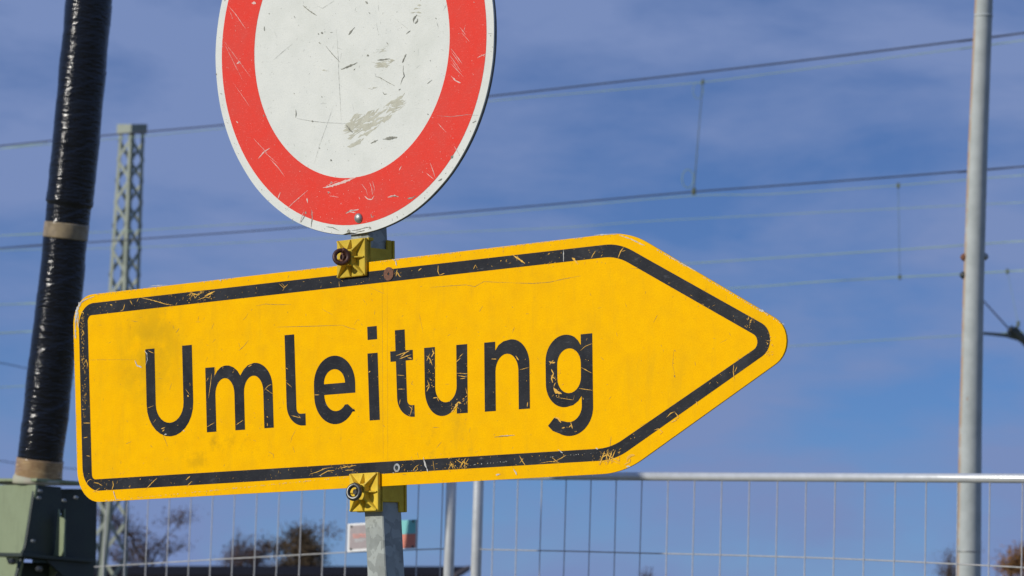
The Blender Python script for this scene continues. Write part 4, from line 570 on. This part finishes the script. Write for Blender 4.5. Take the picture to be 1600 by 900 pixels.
B = BOX; b0 = Vector((BOXC[0], BOXC[1], 0)); bx = empty('green_steel_bracket', loc=b0)
nl, nr = Vector(B['nl']), Vector(B['nr'])
def plate(nm, key, n_, th, mat, bev=.002): return MB().prism([Vector(p)-b0 for p in B[key]], n_*-th).build(nm, mat, bx, bev)
plate('side_plate', 'left', nl, .010, M['green'])
plate('web_plate', 'web', nr, .012, M['green_shade'])
plate('rear_web_plate', 'web2', nr, .010, M['green_shade'])
plate('lower_bracket', 'low', nr, .012, M['green_shade'])
plate('inner_plate', 'lit', nl, .006, M['green'])
cz = Vector(BOXC)-b0; Q = lambda f_, h: Vector((cz.x, cz.y, 0))-nl*.088+nr*f_+Vector((0, 0, h))
MB().prism([Q(.010, 1.825), Q(.020, 1.80), Q(.040, 1.795), Q(.046, 1.79), Q(.046, 1.69), Q(.036, 1.674), Q(.0, 1.674)], nl*-.006).build('stiffener', M['green'], bx, .001)
s0, s1 = [Vector(p)-b0 for p in B['shelf']]
MB().prism([s0, s1, s1-nr*.16+nl*.0, s0-nr*.16], (0, 0, -.012)).build('shelf', M['green_shade'], bx, .002)
t0_, t1_, t1b_, t2_ = [Vector(p)-b0 for p in TOPC]
t3_ = t0_+(t2_-t1_)
MB().prism([t1_, t2_, t2_+(t0_-t1_), t0_], (0, 0, .010)).build('top_plate', M['green'], bx, .002)
c0_, c1_, c2_ = [Vector(p)-b0 for p in B['column']]
MB().prism([Vector((c.x, c.y, 0))-nl*o_ for c, o_ in ((c0_, .012), (c1_, .012), (c1_, .25), (c0_, .25))], (0, 0, c0_.z+.05)).build('column', M['green_shade'], bx, .004)
MB().prism([Vector((c.x, c.y, 0)) for c in (c0_, c1_)]+[Vector((c1_.x, c1_.y, c1_.z-.03)), Vector((c0_.x, c0_.y, c1_.z-.03))], nl*-.010).build('lower_side_plate', M['green'], bx, .002)
for i, p in enumerate(GB):
    p = Vector(p)-b0; d = Vector((0, -1, 0)); r = .011 if i in (0, 6) else .006
    MB().tube([p+d*-.03, p+d*.0, p+d*.008, p+d*.02], [r, r, r*.9, r*.55], 6).build('bolt', M['steel'] if i in (0, 6) else M['bolt'], bx)
tag(bx, 'green painted steel bracket with dark inner plates under the wrapped pole', 'bracket')

# ---------------------------------------------------------------- sign assembly
O, U_, V_, N_ = [Vector(q) for q in ARROW]
SM = Matrix(((U_.x, V_.x, N_.x, O.x), (U_.y, V_.y, N_.y, O.y), (U_.z, V_.z, N_.z, O.z), (0, 0, 0, 1)))
def warp(x, y):                            # the left half of the plate is slightly racked
    s = min(1, max(0, (-380-x)/60)); return (x-.038*y*s, y)
def rounded(pts, radii, n=10):
    out = []; k = len(pts)
    for i in range(k):
        p = Vector(pts[i]); a = (Vector(pts[i-1])-p).normalized(); b = (Vector(pts[(i+1) % k])-p).normalized(); r = radii[i]
        th = a.angle(b)/2; t = r/math.tan(th); c = p+(a+b).normalized()*(r/sin(th)); s = p+a*t-c; e = p+b*t-c
        a0 = math.atan2(s.y, s.x); a1 = math.atan2(e.y, e.x); da = (a1-a0+pi) % (2*pi)-pi
        out += [(c.x+r*cos(a0+da*j/n), c.y+r*sin(a0+da*j/n)) for j in range(n+1)]
    return out
def sheet(loops, z0, z1, w_=True):         # flat shape with holes (millimetres), given thickness
    bm = bmesh.new()
    for L in loops:
        L = [p for i, p in enumerate(L) if math.dist(p, L[i-1]) > .05]
        if w_: L = [warp(*p) for p in L]
        vs = [bm.verts.new((x/1000, y/1000, z1/1000)) for x, y in L]
        for i in range(len(vs)): bm.edges.new((vs[i-1], vs[i]))
    bmesh.ops.triangle_fill(bm, use_beauty=True, edges=bm.edges[:], normal=(0, 0, 1))
    r = bmesh.ops.extrude_face_region(bm, geom=bm.faces[:])
    for e in r['geom']:
        if isinstance(e, bmesh.types.BMVert): e.co.z = z0/1000
    bmesh.ops.recalc_face_normals(bm, faces=bm.faces[:])
    me = bpy.data.meshes.new('sheet'); bm.to_mesh(me); bm.free(); return me
def arc(cx, cy, rx, ry, a0, a1, n=14):
    return [(cx+rx*cos(radians(a0+(a1-a0)*i/n)), cy+ry*sin(radians(a0+(a1-a0)*i/n))) for i in range(n+1)]

ar = empty('detour_arrow_sign', SM)
outer = rounded([(-1222,176), (-1219,-176.5), (-10,-173), (329,-2), (7,176)], [50, 55, 170, 36, 150])
bo_ = rounded([(-1207,161), (-1205,-157.5), (-25,-153.5), (291,2), (-12,161)], [38, 40, 120, 26, 110])
bi_ = rounded([(-1184,140.5), (-1181.5,-138), (-33,-136), (252,0), (-17,142.5)], [10, 9, 110, 12, 95])
pl_ = link('plate', sheet([outer], -3, 0), M['yellow'], ar, .0012)
ed = link('plate_back', sheet([rounded([(-1219,173), (-1216,-173), (-10,-170), (325,-2), (7,173)], [48, 52, 168, 34, 148])], -6, -3.2), M['alu'], ar)
link('border', sheet([bo_, bi_], .02, .35), M['black'], ar)
LET = []
LET.append([[(-1039.5,73.5), (-1039.5,-20)]+arc(-982.5,-20,57,54.5,180,360)+[(-925.5,73.5), (-949,73.5), (-949,-20)]+arc(-983,-20,34,32,0,-180)+[(-1017,73.5)]])
LET.append([[(-894.5,-72), (-894.5,33.5), (-872.5,33.5), (-872.5,19), (-866,27), (-857,32.5), (-847.5,34.5), (-838,33.8), (-828,30.5), (-819,24.5), (-812,16), (-804,25), (-794,31.5), (-780,34.5)]+arc(-779,-6,41,40.5,88,0)+
            [(-738,-72), (-759.5,-72), (-759.5,-12)]+arc(-782,-12,22.5,26,0,180)+[(-804.5,-72), (-827,-72), (-827,-12)]+arc(-849.5,-12,22.5,26,0,180)+[(-872,-72)]])
LET.append([[(-707,74.3), (-707,-36)]+arc(-671,-38,36,34,180,270)+[(-665,-72), (-665,-53), (-672,-53)]+arc(-676,-44,9,9,270,180,6)+[(-685.2,74.3)]])
LET.append([[(-553,-26.3), (-552.6,-10)]+arc(-598.3,-10,45.7,44.5,0,180,22)+arc(-597.5,-28,46.5,45.5,180,330,20)+[(-554.5,-55.5), (-570,-43.5)]+arc(-596,-27,25.6,26,320,180,14)+[(-621.6,-26.3)],
            [(-621.7,-9.3)]+arc(-598.2,-9.3,23.5,22.5,180,0,16)])
LET.append([[(-523.7,33), (-501.8,33), (-501.8,-71.5), (-523.7,-71.5)]]); LET.append([[(-522.3,74.8), (-501.8,74.8), (-501.8,54.2), (-522.3,54.2)]])
LET.append([[(-463,65.2), (-463,33), (-474.5,33), (-474.5,17), (-463,17), (-463,-38)]+arc(-430,-40,33,30.5,180,270,10)+[(-426.5,-70.5), (-426.5,-52.5), (-432,-52.5)]+arc(-433,-44,9,8.5,270,180,6)+[(-442.2,17), (-426.8,17.2), (-426.8,32.6), (-442.2,32.8), (-442.2,65.2)]])
LET.append([[(-403,33.8), (-403,-32)]+arc(-366,-32,37,40.5,180,292,16)+[(-342,-65), (-336.3,-58.5), (-336.3,-70.3), (-314,-70.3), (-314,33.9), (-336.3,33.9), (-336.3,-28)]+arc(-358.6,-28,22.4,24,0,-180)+[(-381,33.8)]])
LET.append([[(-279,-70.5), (-279,33.6), (-256.8,33.6), (-256.8,20), (-250,28), (-240,33), (-226,35)]+arc(-225,-4,36.5,39,88,0)+[(-188.5,-70.5), (-210.6,-70.5), (-210.6,-12)]+arc(-233.7,-12,23.1,26,0,180)+[(-256.8,-70.5)]])
LET.append([[(-65.4,33.2), (-65.5,-74)]+arc(-110.5,-74,45,41,0,-118,18)+[(-144,-106), (-153.2,-98), (-139.3,-85.3), (-132,-91)]+arc(-112,-71,25,23.5,250,360,14)+[(-87.2,-57), (-94,-64.5), (-104,-70)]+arc(-120,-36,36.5,36.2,285,180,16)+
            arc(-118,-3,38.6,37.6,180,62,16)+[(-93,24.5), (-87.5,17), (-87.5,33)],
            arc(-111,-9,23,23,0,180,14)+arc(-111,-29,23,23,180,360,14)])
for L in LET: link('letter', sheet(L, .02, .36), M['black'], ar)

def ribbon(mb, pts, wd, z, rnd, wrp=True, jit=.3, sub=2.5):
    P_ = []
    for a, b in zip(pts[:-1], pts[1:]):
        a = Vector(a); b = Vector(b); k = max(1, int((b-a).length/sub)); P_ += [a.lerp(b, i/k) for i in range(k)]
    P_.append(Vector(pts[-1])); n = len(P_)
    if n == 2: P_.insert(1, (P_[0]+P_[1])/2); n = 3
    V1 = []
    for i, p in enumerate(P_):
        d = (P_[min(i+1, n-1)]-P_[max(i-1, 0)]).normalized(); m_ = Vector((-d.y, d.x))
        t = i/(n-1); ww = wd/2*(.18+.82*min(1, 3.2*min(t, 1-t)+.1))*rnd.uniform(1-jit*1.6, 1+jit)
        c_ = p+m_*rnd.uniform(-jit, jit)*wd*.3
        for s in (-1, 1):
            x, y = c_+m_*ww*s*rnd.uniform(.7, 1.2)
            V1.append((x/1000, y/1000, z/1000))
    mb.add(V1, [(2*i, 2*i+2, 2*i+3, 2*i+1) for i in range(n-1)])
def fleck(mb, x, y, r, z, rnd):
    k = 6; ph = rnd.uniform(0, 6); e = rnd.uniform(.4, 1); a0 = rnd.uniform(0, pi); V1 = []
    for j in range(k):
        t = 2*pi*j/k; a, b = cos(t)*r*rnd.uniform(.6, 1.3), sin(t)*r*e*rnd.uniform(.6, 1.3)
        V1.append(((x+a*cos(a0)-b*sin(a0))/1000, (y+a*sin(a0)+b*cos(a0))/1000, z/1000))
    mb.add(V1, [tuple(range(k))])
rw = random.Random(5)
y_ = MB()
for p, wd in YEL: ribbon(y_, p, wd, .55, rw)
for x0, y0, x1, y1, k in DOTS:
    for _ in range(k):
        x, y = rw.uniform(x0, x1), rw.uniform(y0, y1)
        if rw.random() < .55: fleck(y_, x, y, rw.uniform(.35, 1.15), .56, rw)
        else:
            a = rw.gauss(1.0, .7); L = rw.uniform(1.5, 6); ribbon(y_, [(x, y), (x+L*cos(a), y+L*sin(a))], rw.uniform(.4, .9), .55, rw)
boxes = [(-1040,-925,-74,73), (-894,-738,-72,34), (-707,-665,-72,74), (-644,-553,-73,34), (-523,-502,-72,75), (-475,-427,-71,65), (-403,-314,-72,34), (-279,-188,-71,35), (-156,-65,-115,35)]
def onblack():
    r_ = rw.random()
    if r_ < .30: return (rw.uniform(-1200, -20), rw.uniform(142, 160))
    if r_ < .58: return (rw.uniform(-1200, -30), rw.uniform(-157, -138))
    if r_ < .64: return (rw.uniform(-1206, -1184), rw.uniform(-150, 150))
    if r_ < .70: t = rw.random(); return (-10+280*t, 142-143*t+rw.uniform(-8, 8))
    if r_ < .75: t = rw.random(); return (-28+290*t, -145+146*t+rw.uniform(-8, 8))
    b = rw.choice(boxes); return (rw.uniform(b[0], b[1]), rw.uniform(b[2], b[3]))
def inblack(x, y):
    if -1206 < x < -20 and (142 < y < 160 or -157 < y < -139): return True
    if -1205 < x < -1184 and -150 < y < 150: return True
    return any(b[0] < x < b[1] and b[2] < y < b[3] for b in boxes) or x > -10
wn = MB()
for _ in range(520):
    x, y = onblack(); a = rw.choice((.9, .9, -.7, 1.6, .2))+rw.gauss(0, .3); L = rw.uniform(2, 11)
    (ribbon(y_, [(x, y), (x+L*.5*cos(a), y+L*.5*sin(a))], rw.uniform(.3, .7), .55, rw) if rw.random() < .36 else None)
for _ in range(150):
    x, y = onblack(); fleck(y_, x, y, rw.uniform(.25, .8), .56, rw)
tag(y_.build('yellow_scratches', M['yellow_edge'], ar), kind='stuff')
w__ = MB()
for p, wd in WHI: ribbon(w__, p, wd, .75, rw, jit=.45)
def edge_wear(p0, p1, k, inset=1.6):
    for _ in range(k):
        t = rw.random(); x, y = p0[0]+(p1[0]-p0[0])*t, p0[1]+(p1[1]-p0[1])*t; d_ = Vector((p1[1]-p0[1], p0[0]-p1[0])).normalized()
        e_ = min(inset, rw.expovariate(1.4)+.35); dens = noise.noise(Vector((x*.012, y*.012, 4)))
        if dens < -.15: continue
        x, y = warp(x+d_.x*e_, y+d_.y*e_); fleck(w__, x, y, rw.uniform(.3, .9), .76, rw)
edge_wear((-1165, 176), (-80, 176), 420); edge_wear((40, 157), (285, 22), 170); edge_wear((60, -139), (-1150, -176), 260, 1.2); edge_wear((-1219, -120), (-1221.5, 130), 60)
tag(w__.build('bare_metal_chips', M['bare'], ar), kind='stuff')
d__ = MB()
for p, wd in DRK: ribbon(d__, p, wd*.9, .12, rw)
for _ in range(330):
    x, y = rw.uniform(-1215, 210), rw.uniform(-172, 172)
    if x > 0 and abs(y) > 165-.52*x: continue
    a = rw.choice((1.0, -.8, 1.5, .1))+rw.gauss(0, .4); L = rw.expovariate(1/3.)+.8
    ribbon(d__, [(x, y), (x+L*cos(a), y+L*sin(a))], rw.uniform(.3, .75), .12, rw)
for _ in range(90):
    s = rw.choice((1, -1)); x = rw.uniform(-1200, 0); fleck(d__, x, s*(173.5-rw.expovariate(.5)), rw.uniform(.4, 1.1), .13, rw)
tag(d__.build('dark_scratches', M['dark_yellow'], ar), kind='stuff')
for (x, y), mt_, r in (((-477.2,153.8), M['rust'], 10.5), ((-462,-147.3), M['bolt'], 6.6)):
    rv = empty('rivet_tmp'); bpy.data.objects.remove(rv)
    n = 24; R1, R0 = r/1000, r*(.22 if r > 9 else .55)/1000; h = .0012; wsh = MB(); c_ = Vector((x/1000, y/1000, .0004))
    V1 = []; F1 = []
    for rr_, zz in ((R1, 0), (R1, h), (R0, h*1.1), (R0, 0)):
        for k in range(n): a = 2*pi*k/n; V1.append(c_+Vector((rr_*cos(a), rr_*sin(a), zz)))
    for i in range(3):
        for k in range(n): F1.append((i*n+k, i*n+(k+1) % n, (i+1)*n+(k+1) % n, (i+1)*n+k))
    wsh.add(V1, F1); wsh.build('washer', mt_, ar)
    MB().tube([c_, c_+Vector((0, 0, .0003))], R0*1.02, 16).build('rivet_hole', M['insul'], ar)
tag(ar, 'yellow arrow shaped detour sign reading Umleitung in black, scratched', 'sign')

# ---- round sign
dc, d1, d2, d3 = [Vector(q) for q in DISC]
DC = Matrix(((d1.x, d2.x, d3.x, dc.x), (d1.y, d2.y, d3.y, dc.y), (d1.z, d2.z, d3.z, dc.z), (0, 0, 0, 1)))
rs = empty('round_traffic_sign', DC)
circ = lambda r, n=120: [(r*cos(2*pi*i/n), r*sin(2*pi*i/n)) for i in range(n)]
def nicked(r):
    o_ = []
    for i in range(240):
        a = 2*pi*i/240; rr_ = r+.5*noise.noise(Vector((cos(a)*6, sin(a)*6, 0)))
        if abs((a-radians(266.5)+pi) % (2*pi)-pi) < .035: rr_ -= 2.4*noise.noise(Vector((a*60, 0, 2)))+2.2
        o_.append((rr_*cos(a), rr_*sin(a)))
    return o_
link('plate', sheet([nicked(298.4)], -3, 0, False), M['white'], rs, .0014)
link('plate_rim', sheet([circ(299.2), circ(290)], -6, -3.2, False), M['alu'], rs)
link('red_ring', sheet([circ(283.8), circ(209.6)], .02, .3, False), M['red'], rs)
g_, l_, s_, fg, fr = MB(), MB(), MB(), MB(), MB()
for p, wd in GRY: ribbon(fg if wd < 1.25 else g_, p, wd*(.6 if wd < 1.25 else .8), .62, rw, False, .4)
for _ in range(260):
    a, r = rw.uniform(0, 2*pi), 210*math.sqrt(rw.random()); x, y = r*cos(a), r*sin(a)
    if rw.random() < .6: fleck(fg if rw.random() < .6 else g_, x, y, rw.uniform(.3, .9), .13, rw)
    else:
        b = rw.choice((.9, -.8, 1.5))+rw.gauss(0, .4); L = rw.expovariate(1/4.)+1; ribbon(fg, [(x, y), (x+L*cos(b), y+L*sin(b))], rw.uniform(.3, .7), .13, rw)
for _ in range(80):
    a = rw.uniform(0, 2*pi); r = rw.uniform(287, 297); fleck(g_, r*cos(a), r*sin(a), rw.uniform(.4, 1.3), .13, rw)
tag(fg.build('faint_scratches', M['faintgrey'], rs), kind='stuff'); tag(fr.build('faint_scratches', M['faintred'], rs), kind='stuff')
tag(g_.build('grey_gouges', M['greyscr'], rs), kind='stuff')
for p, wd in LIT: ribbon(l_, p, wd*.9, .55, rw, False, .35)
for _ in range(1000):
    a = rw.uniform(pi*.9, 2*pi*1.05); r = rw.uniform(214, 284); x, y = r*cos(a), r*sin(a)
    if rw.random() < .5: fleck(l_ if rw.random() < .3 else fr, x, y, rw.uniform(.25, .8), .5, rw)
    else:
        b = rw.choice((-.95, -.95, .8, 1.4))+rw.gauss(0, .25); L = rw.expovariate(1/9.)+2
        x2, y2 = x+L*cos(b), y+L*sin(b)
        if 214 < math.hypot(x2, y2) < 284: ribbon(fr, [(x, y), (x2, y2)], rw.uniform(.25, .55), .5, rw)
tag(l_.build('pale_scratches', M['lightscr'], rs), kind='stuff')
for i, (p, wd) in enumerate(SMEAR): ribbon(s_, p, wd*.75, .10+.0015*i, rw, False, .7, 4)
tag(s_.build('glue_smear', M['smear'], rs), kind='stuff')
dome = MB(); V1 = []; F1 = []; n = 24; c_ = Vector((.0049, -.2742, .0004))
for j in range(7):
    t = j/6*pi/2
    for k in range(n): a = 2*pi*k/n; V1.append(c_+Vector((.0078*cos(t)*cos(a), .0078*cos(t)*sin(a), .0050*sin(t)+.0006)))
for j in range(6):
    for k in range(n): F1.append((j*n+k, j*n+(k+1) % n, (j+1)*n+(k+1) % n, (j+1)*n+k))
dome.add(V1, F1, True); dome.build('bolt_head', M['bolt'], rs)
tag(rs, 'round white traffic sign with a wide red ring, scuffed, above the yellow arrow', 'sign')

# ---- square post (slightly leaning, behind both plates)
po = empty('sign_post', SM @ Matrix.Translation((-.44, -1.72, -.033))); inv = po.matrix_world.inverted() @ SM
def pq(v, w_, du): return inv @ Vector(((-537.5-.062*v+du)/1000, v/1000, w_/1000))
m = MB(); ve = [-1900, -1000, -291, -213, 0, 226, 500, 860]; ch = 1.6
prof = [(-20, -10-ch), (-20+ch, -10), (20-ch, -10), (20, -10-ch), (20, -53+ch), (20-ch, -53), (-20+ch, -53), (-20, -53+ch)]
V1 = [pq(v, w_, du) for v in ve for du, w_ in prof]; k8 = 8
F1 = [(i*k8+j, i*k8+(j+1) % k8, (i+1)*k8+(j+1) % k8, (i+1)*k8+j) for i in range(len(ve)-1) for j in range(k8)]+[tuple(range(k8-1, -1, -1)), tuple((len(ve)-1)*k8+j for j in range(k8))]
F1 = [tuple(reversed(f)) for f in F1]
m.add(V1, F1); pm = m.build('square_tube', M['zinc'], po)
MB().prism([pq(862, w_, du) for du, w_ in ((-22,-11),(22,-11),(22,-55),(-22,-55))], (0, 0.008, 0)).build('end_cap', M['insul'], po)
tag(po, 'galvanised square steel post carrying the round sign and the arrow sign', 'post')

# ---- clamps
def clamp(cu, cv, flip, label, ringmat, ringtilt, washer, pm_):
    ux = cu
    cl = empty('sign_clamp', SM @ Matrix.Translation((cu/1000, cv/1000, 0)))
    mm = lambda *p: [Vector(q)/1000 for q in p]
    W, Hh = 31, 29.7
    m = MB().box(Vector((-W,-Hh,1.2))/1000, Vector((W,Hh,7.5))/1000); m.build('clamp_plate', pm_, cl, .0016)
    f = MB()                                 # raised frame lip of the plate
    m = MB()
    b0_, b1_ = 13.5, 12.5                    # boss: tapering block
    V1 = mm((-b0_,-b0_,7.3),(b0_,-b0_,7.3),(b0_,b0_,7.3),(-b0_,b0_,7.3),(-b1_,-b1_,18.5),(b1_,-b1_,18.5),(b1_,b1_,18.5),(-b1_,b1_,18.5))
    m.add(V1, [(0,3,2,1),(4,5,6,7),(0,1,5,4),(1,2,6,5),(2,3,7,6),(3,0,4,7)]); m.build('boss', pm_, cl, .0015)
    for i in range(8):
        a = i*pi/4; ca_, sa_ = cos(a), sin(a)
        reach = 29.5 if i % 2 == 0 else 40.5; st_ = 11 if i % 2 == 0 else 15.5; t = 1.5 if i % 2 == 0 else 2.0
        if i % 4 == 2: reach = 28.5
        d = Vector((ca_, sa_, 0)); s = Vector((-sa_, ca_, 0)); top = 18
        P0 = d*st_; P1 = d*reach
        V1 = [P0-s*t*1.6+Vector((0,0,7)), P0+s*t*1.6+Vector((0,0,7)), P1+s*t+Vector((0,0,7)), P1-s*t+Vector((0,0,7)),
              P0-s*t*.8+Vector((0,0,top)), P0+s*t*.8+Vector((0,0,top)), P1+s*t*.6+Vector((0,0,9.8)), P1-s*t*.6+Vector((0,0,9.8))]
        MB().add([v/1000 for v in V1], [(0,3,2,1),(4,5,6,7),(0,1,5,4),(1,2,6,5),(2,3,7,6),(3,0,4,7)]).build('rib', pm_, cl, .0006)
    # cheeks wrapping the post behind the sign
    pu = -537.5-.062*cv-cu
    s = flip
    for sd in (1, -1):
        x0 = pu+sd*20.6; ex = (sd*4/1000, 0, 0)
        prof = [(0,-15), (-55.5,-15), (-55.5,30.5), (-45,30.5), (-45,15.5), (-7.5,15.5), (-7.5,30.5), (0,30.5)]
        MB().prism([Vector((x0, s*b, a))/1000 for a, b in prof], ex).build('cheek', pm_, cl, .0012)
    MB().prism([Vector((x, y*s, -57.5))/1000 for x, y in ((pu-24.6,-15),(pu+24.6,-15),(pu+24.6,30.5),(pu-24.6,30.5))], (0, 0, -.005)).build('back_strap', pm_, cl, .001)
    MB().prism([Vector((x, y*s, -8.5))/1000 for x, y in ((pu-24.6,-15),(pu+24.6,-15),(pu+24.6,30.5),(pu-24.6,30.5))], (0, 0, .007)).build('front_pad', pm_, cl, .001)
    if flip > 0: MB().prism([Vector(q)/1000 for q in ((24,29,1.2),(33,31,1.2),(33,26,1.2),(24,25,1.2))], (0, 0, -.012)).build('hook', pm_, cl, .001)
    # eye bolt
    MB().tube(mm((0,0,15),(0,0,27)), .0042, 14).build('stem', ringmat, cl)
    wv = MB().tube(mm((0,0,18.7),(0,0,20.6)), washer/1000, 24); wv.build('washer', M['rust'], cl)
    c_ = Vector((1.5, 0, 29.5))/1000; e1 = Matrix.Rotation(ringtilt, 3, 'Y') @ Vector((1, 0, 0)); e1 = Matrix.Rotation(.25, 3, 'Z') @ e1; e2 = Vector((-.1, 1, -.05)).normalized(); e2 = (e2-e1*e2.dot(e1)).normalized(); e3 = e1.cross(e2)
    path = [c_+e1*cos(t)*.0108+e2*sin(t)*.0108+e3*(t/(2*pi)-.6)*.0060 for t in [2*pi*1.2*i/44 for i in range(45)]]
    MB().tube(path, .0036, 12).build('eye', ringmat, cl)
    return tag(cl, label, 'clamp', 'yellow plastic sign clamps on the post')
clamp(-553.4, 184.4, 1, 'yellow star ribbed clamp with a rusty ring, between round sign and arrow', M['ringrust'], .85, 11, M['clampo'])
clamp(-528.0, -182.5, -1, 'yellow star ribbed clamp with a bare steel ring, at the bottom edge of the arrow', M['steel'], .35, 6, M['clampy'])

# ---- a second round sign farther left along the track side, standing beyond the picture edge; its shadow falls on the fence
sp_ = empty('temporary_round_sign', Matrix.Translation(CAST) @ Matrix.Rotation(-SUN_AZ+radians(8), 4, 'Z') @ Matrix.Rotation(radians(90), 4, 'X'))
link('plate', sheet([circ(300, 60)], -3, 0, False), M['white'], sp_, .001)
link('red_ring', sheet([circ(285.5, 60), circ(213, 60)], .02, .3, False), M['red'], sp_)
MB().bar((0, .33, -.04), (0, -CAST[2]+.02, -.04), .02).build('post', M['zinc'], sp_)
tag(sp_, 'round red and white sign on its own post, left of the green bracket', 'sign')
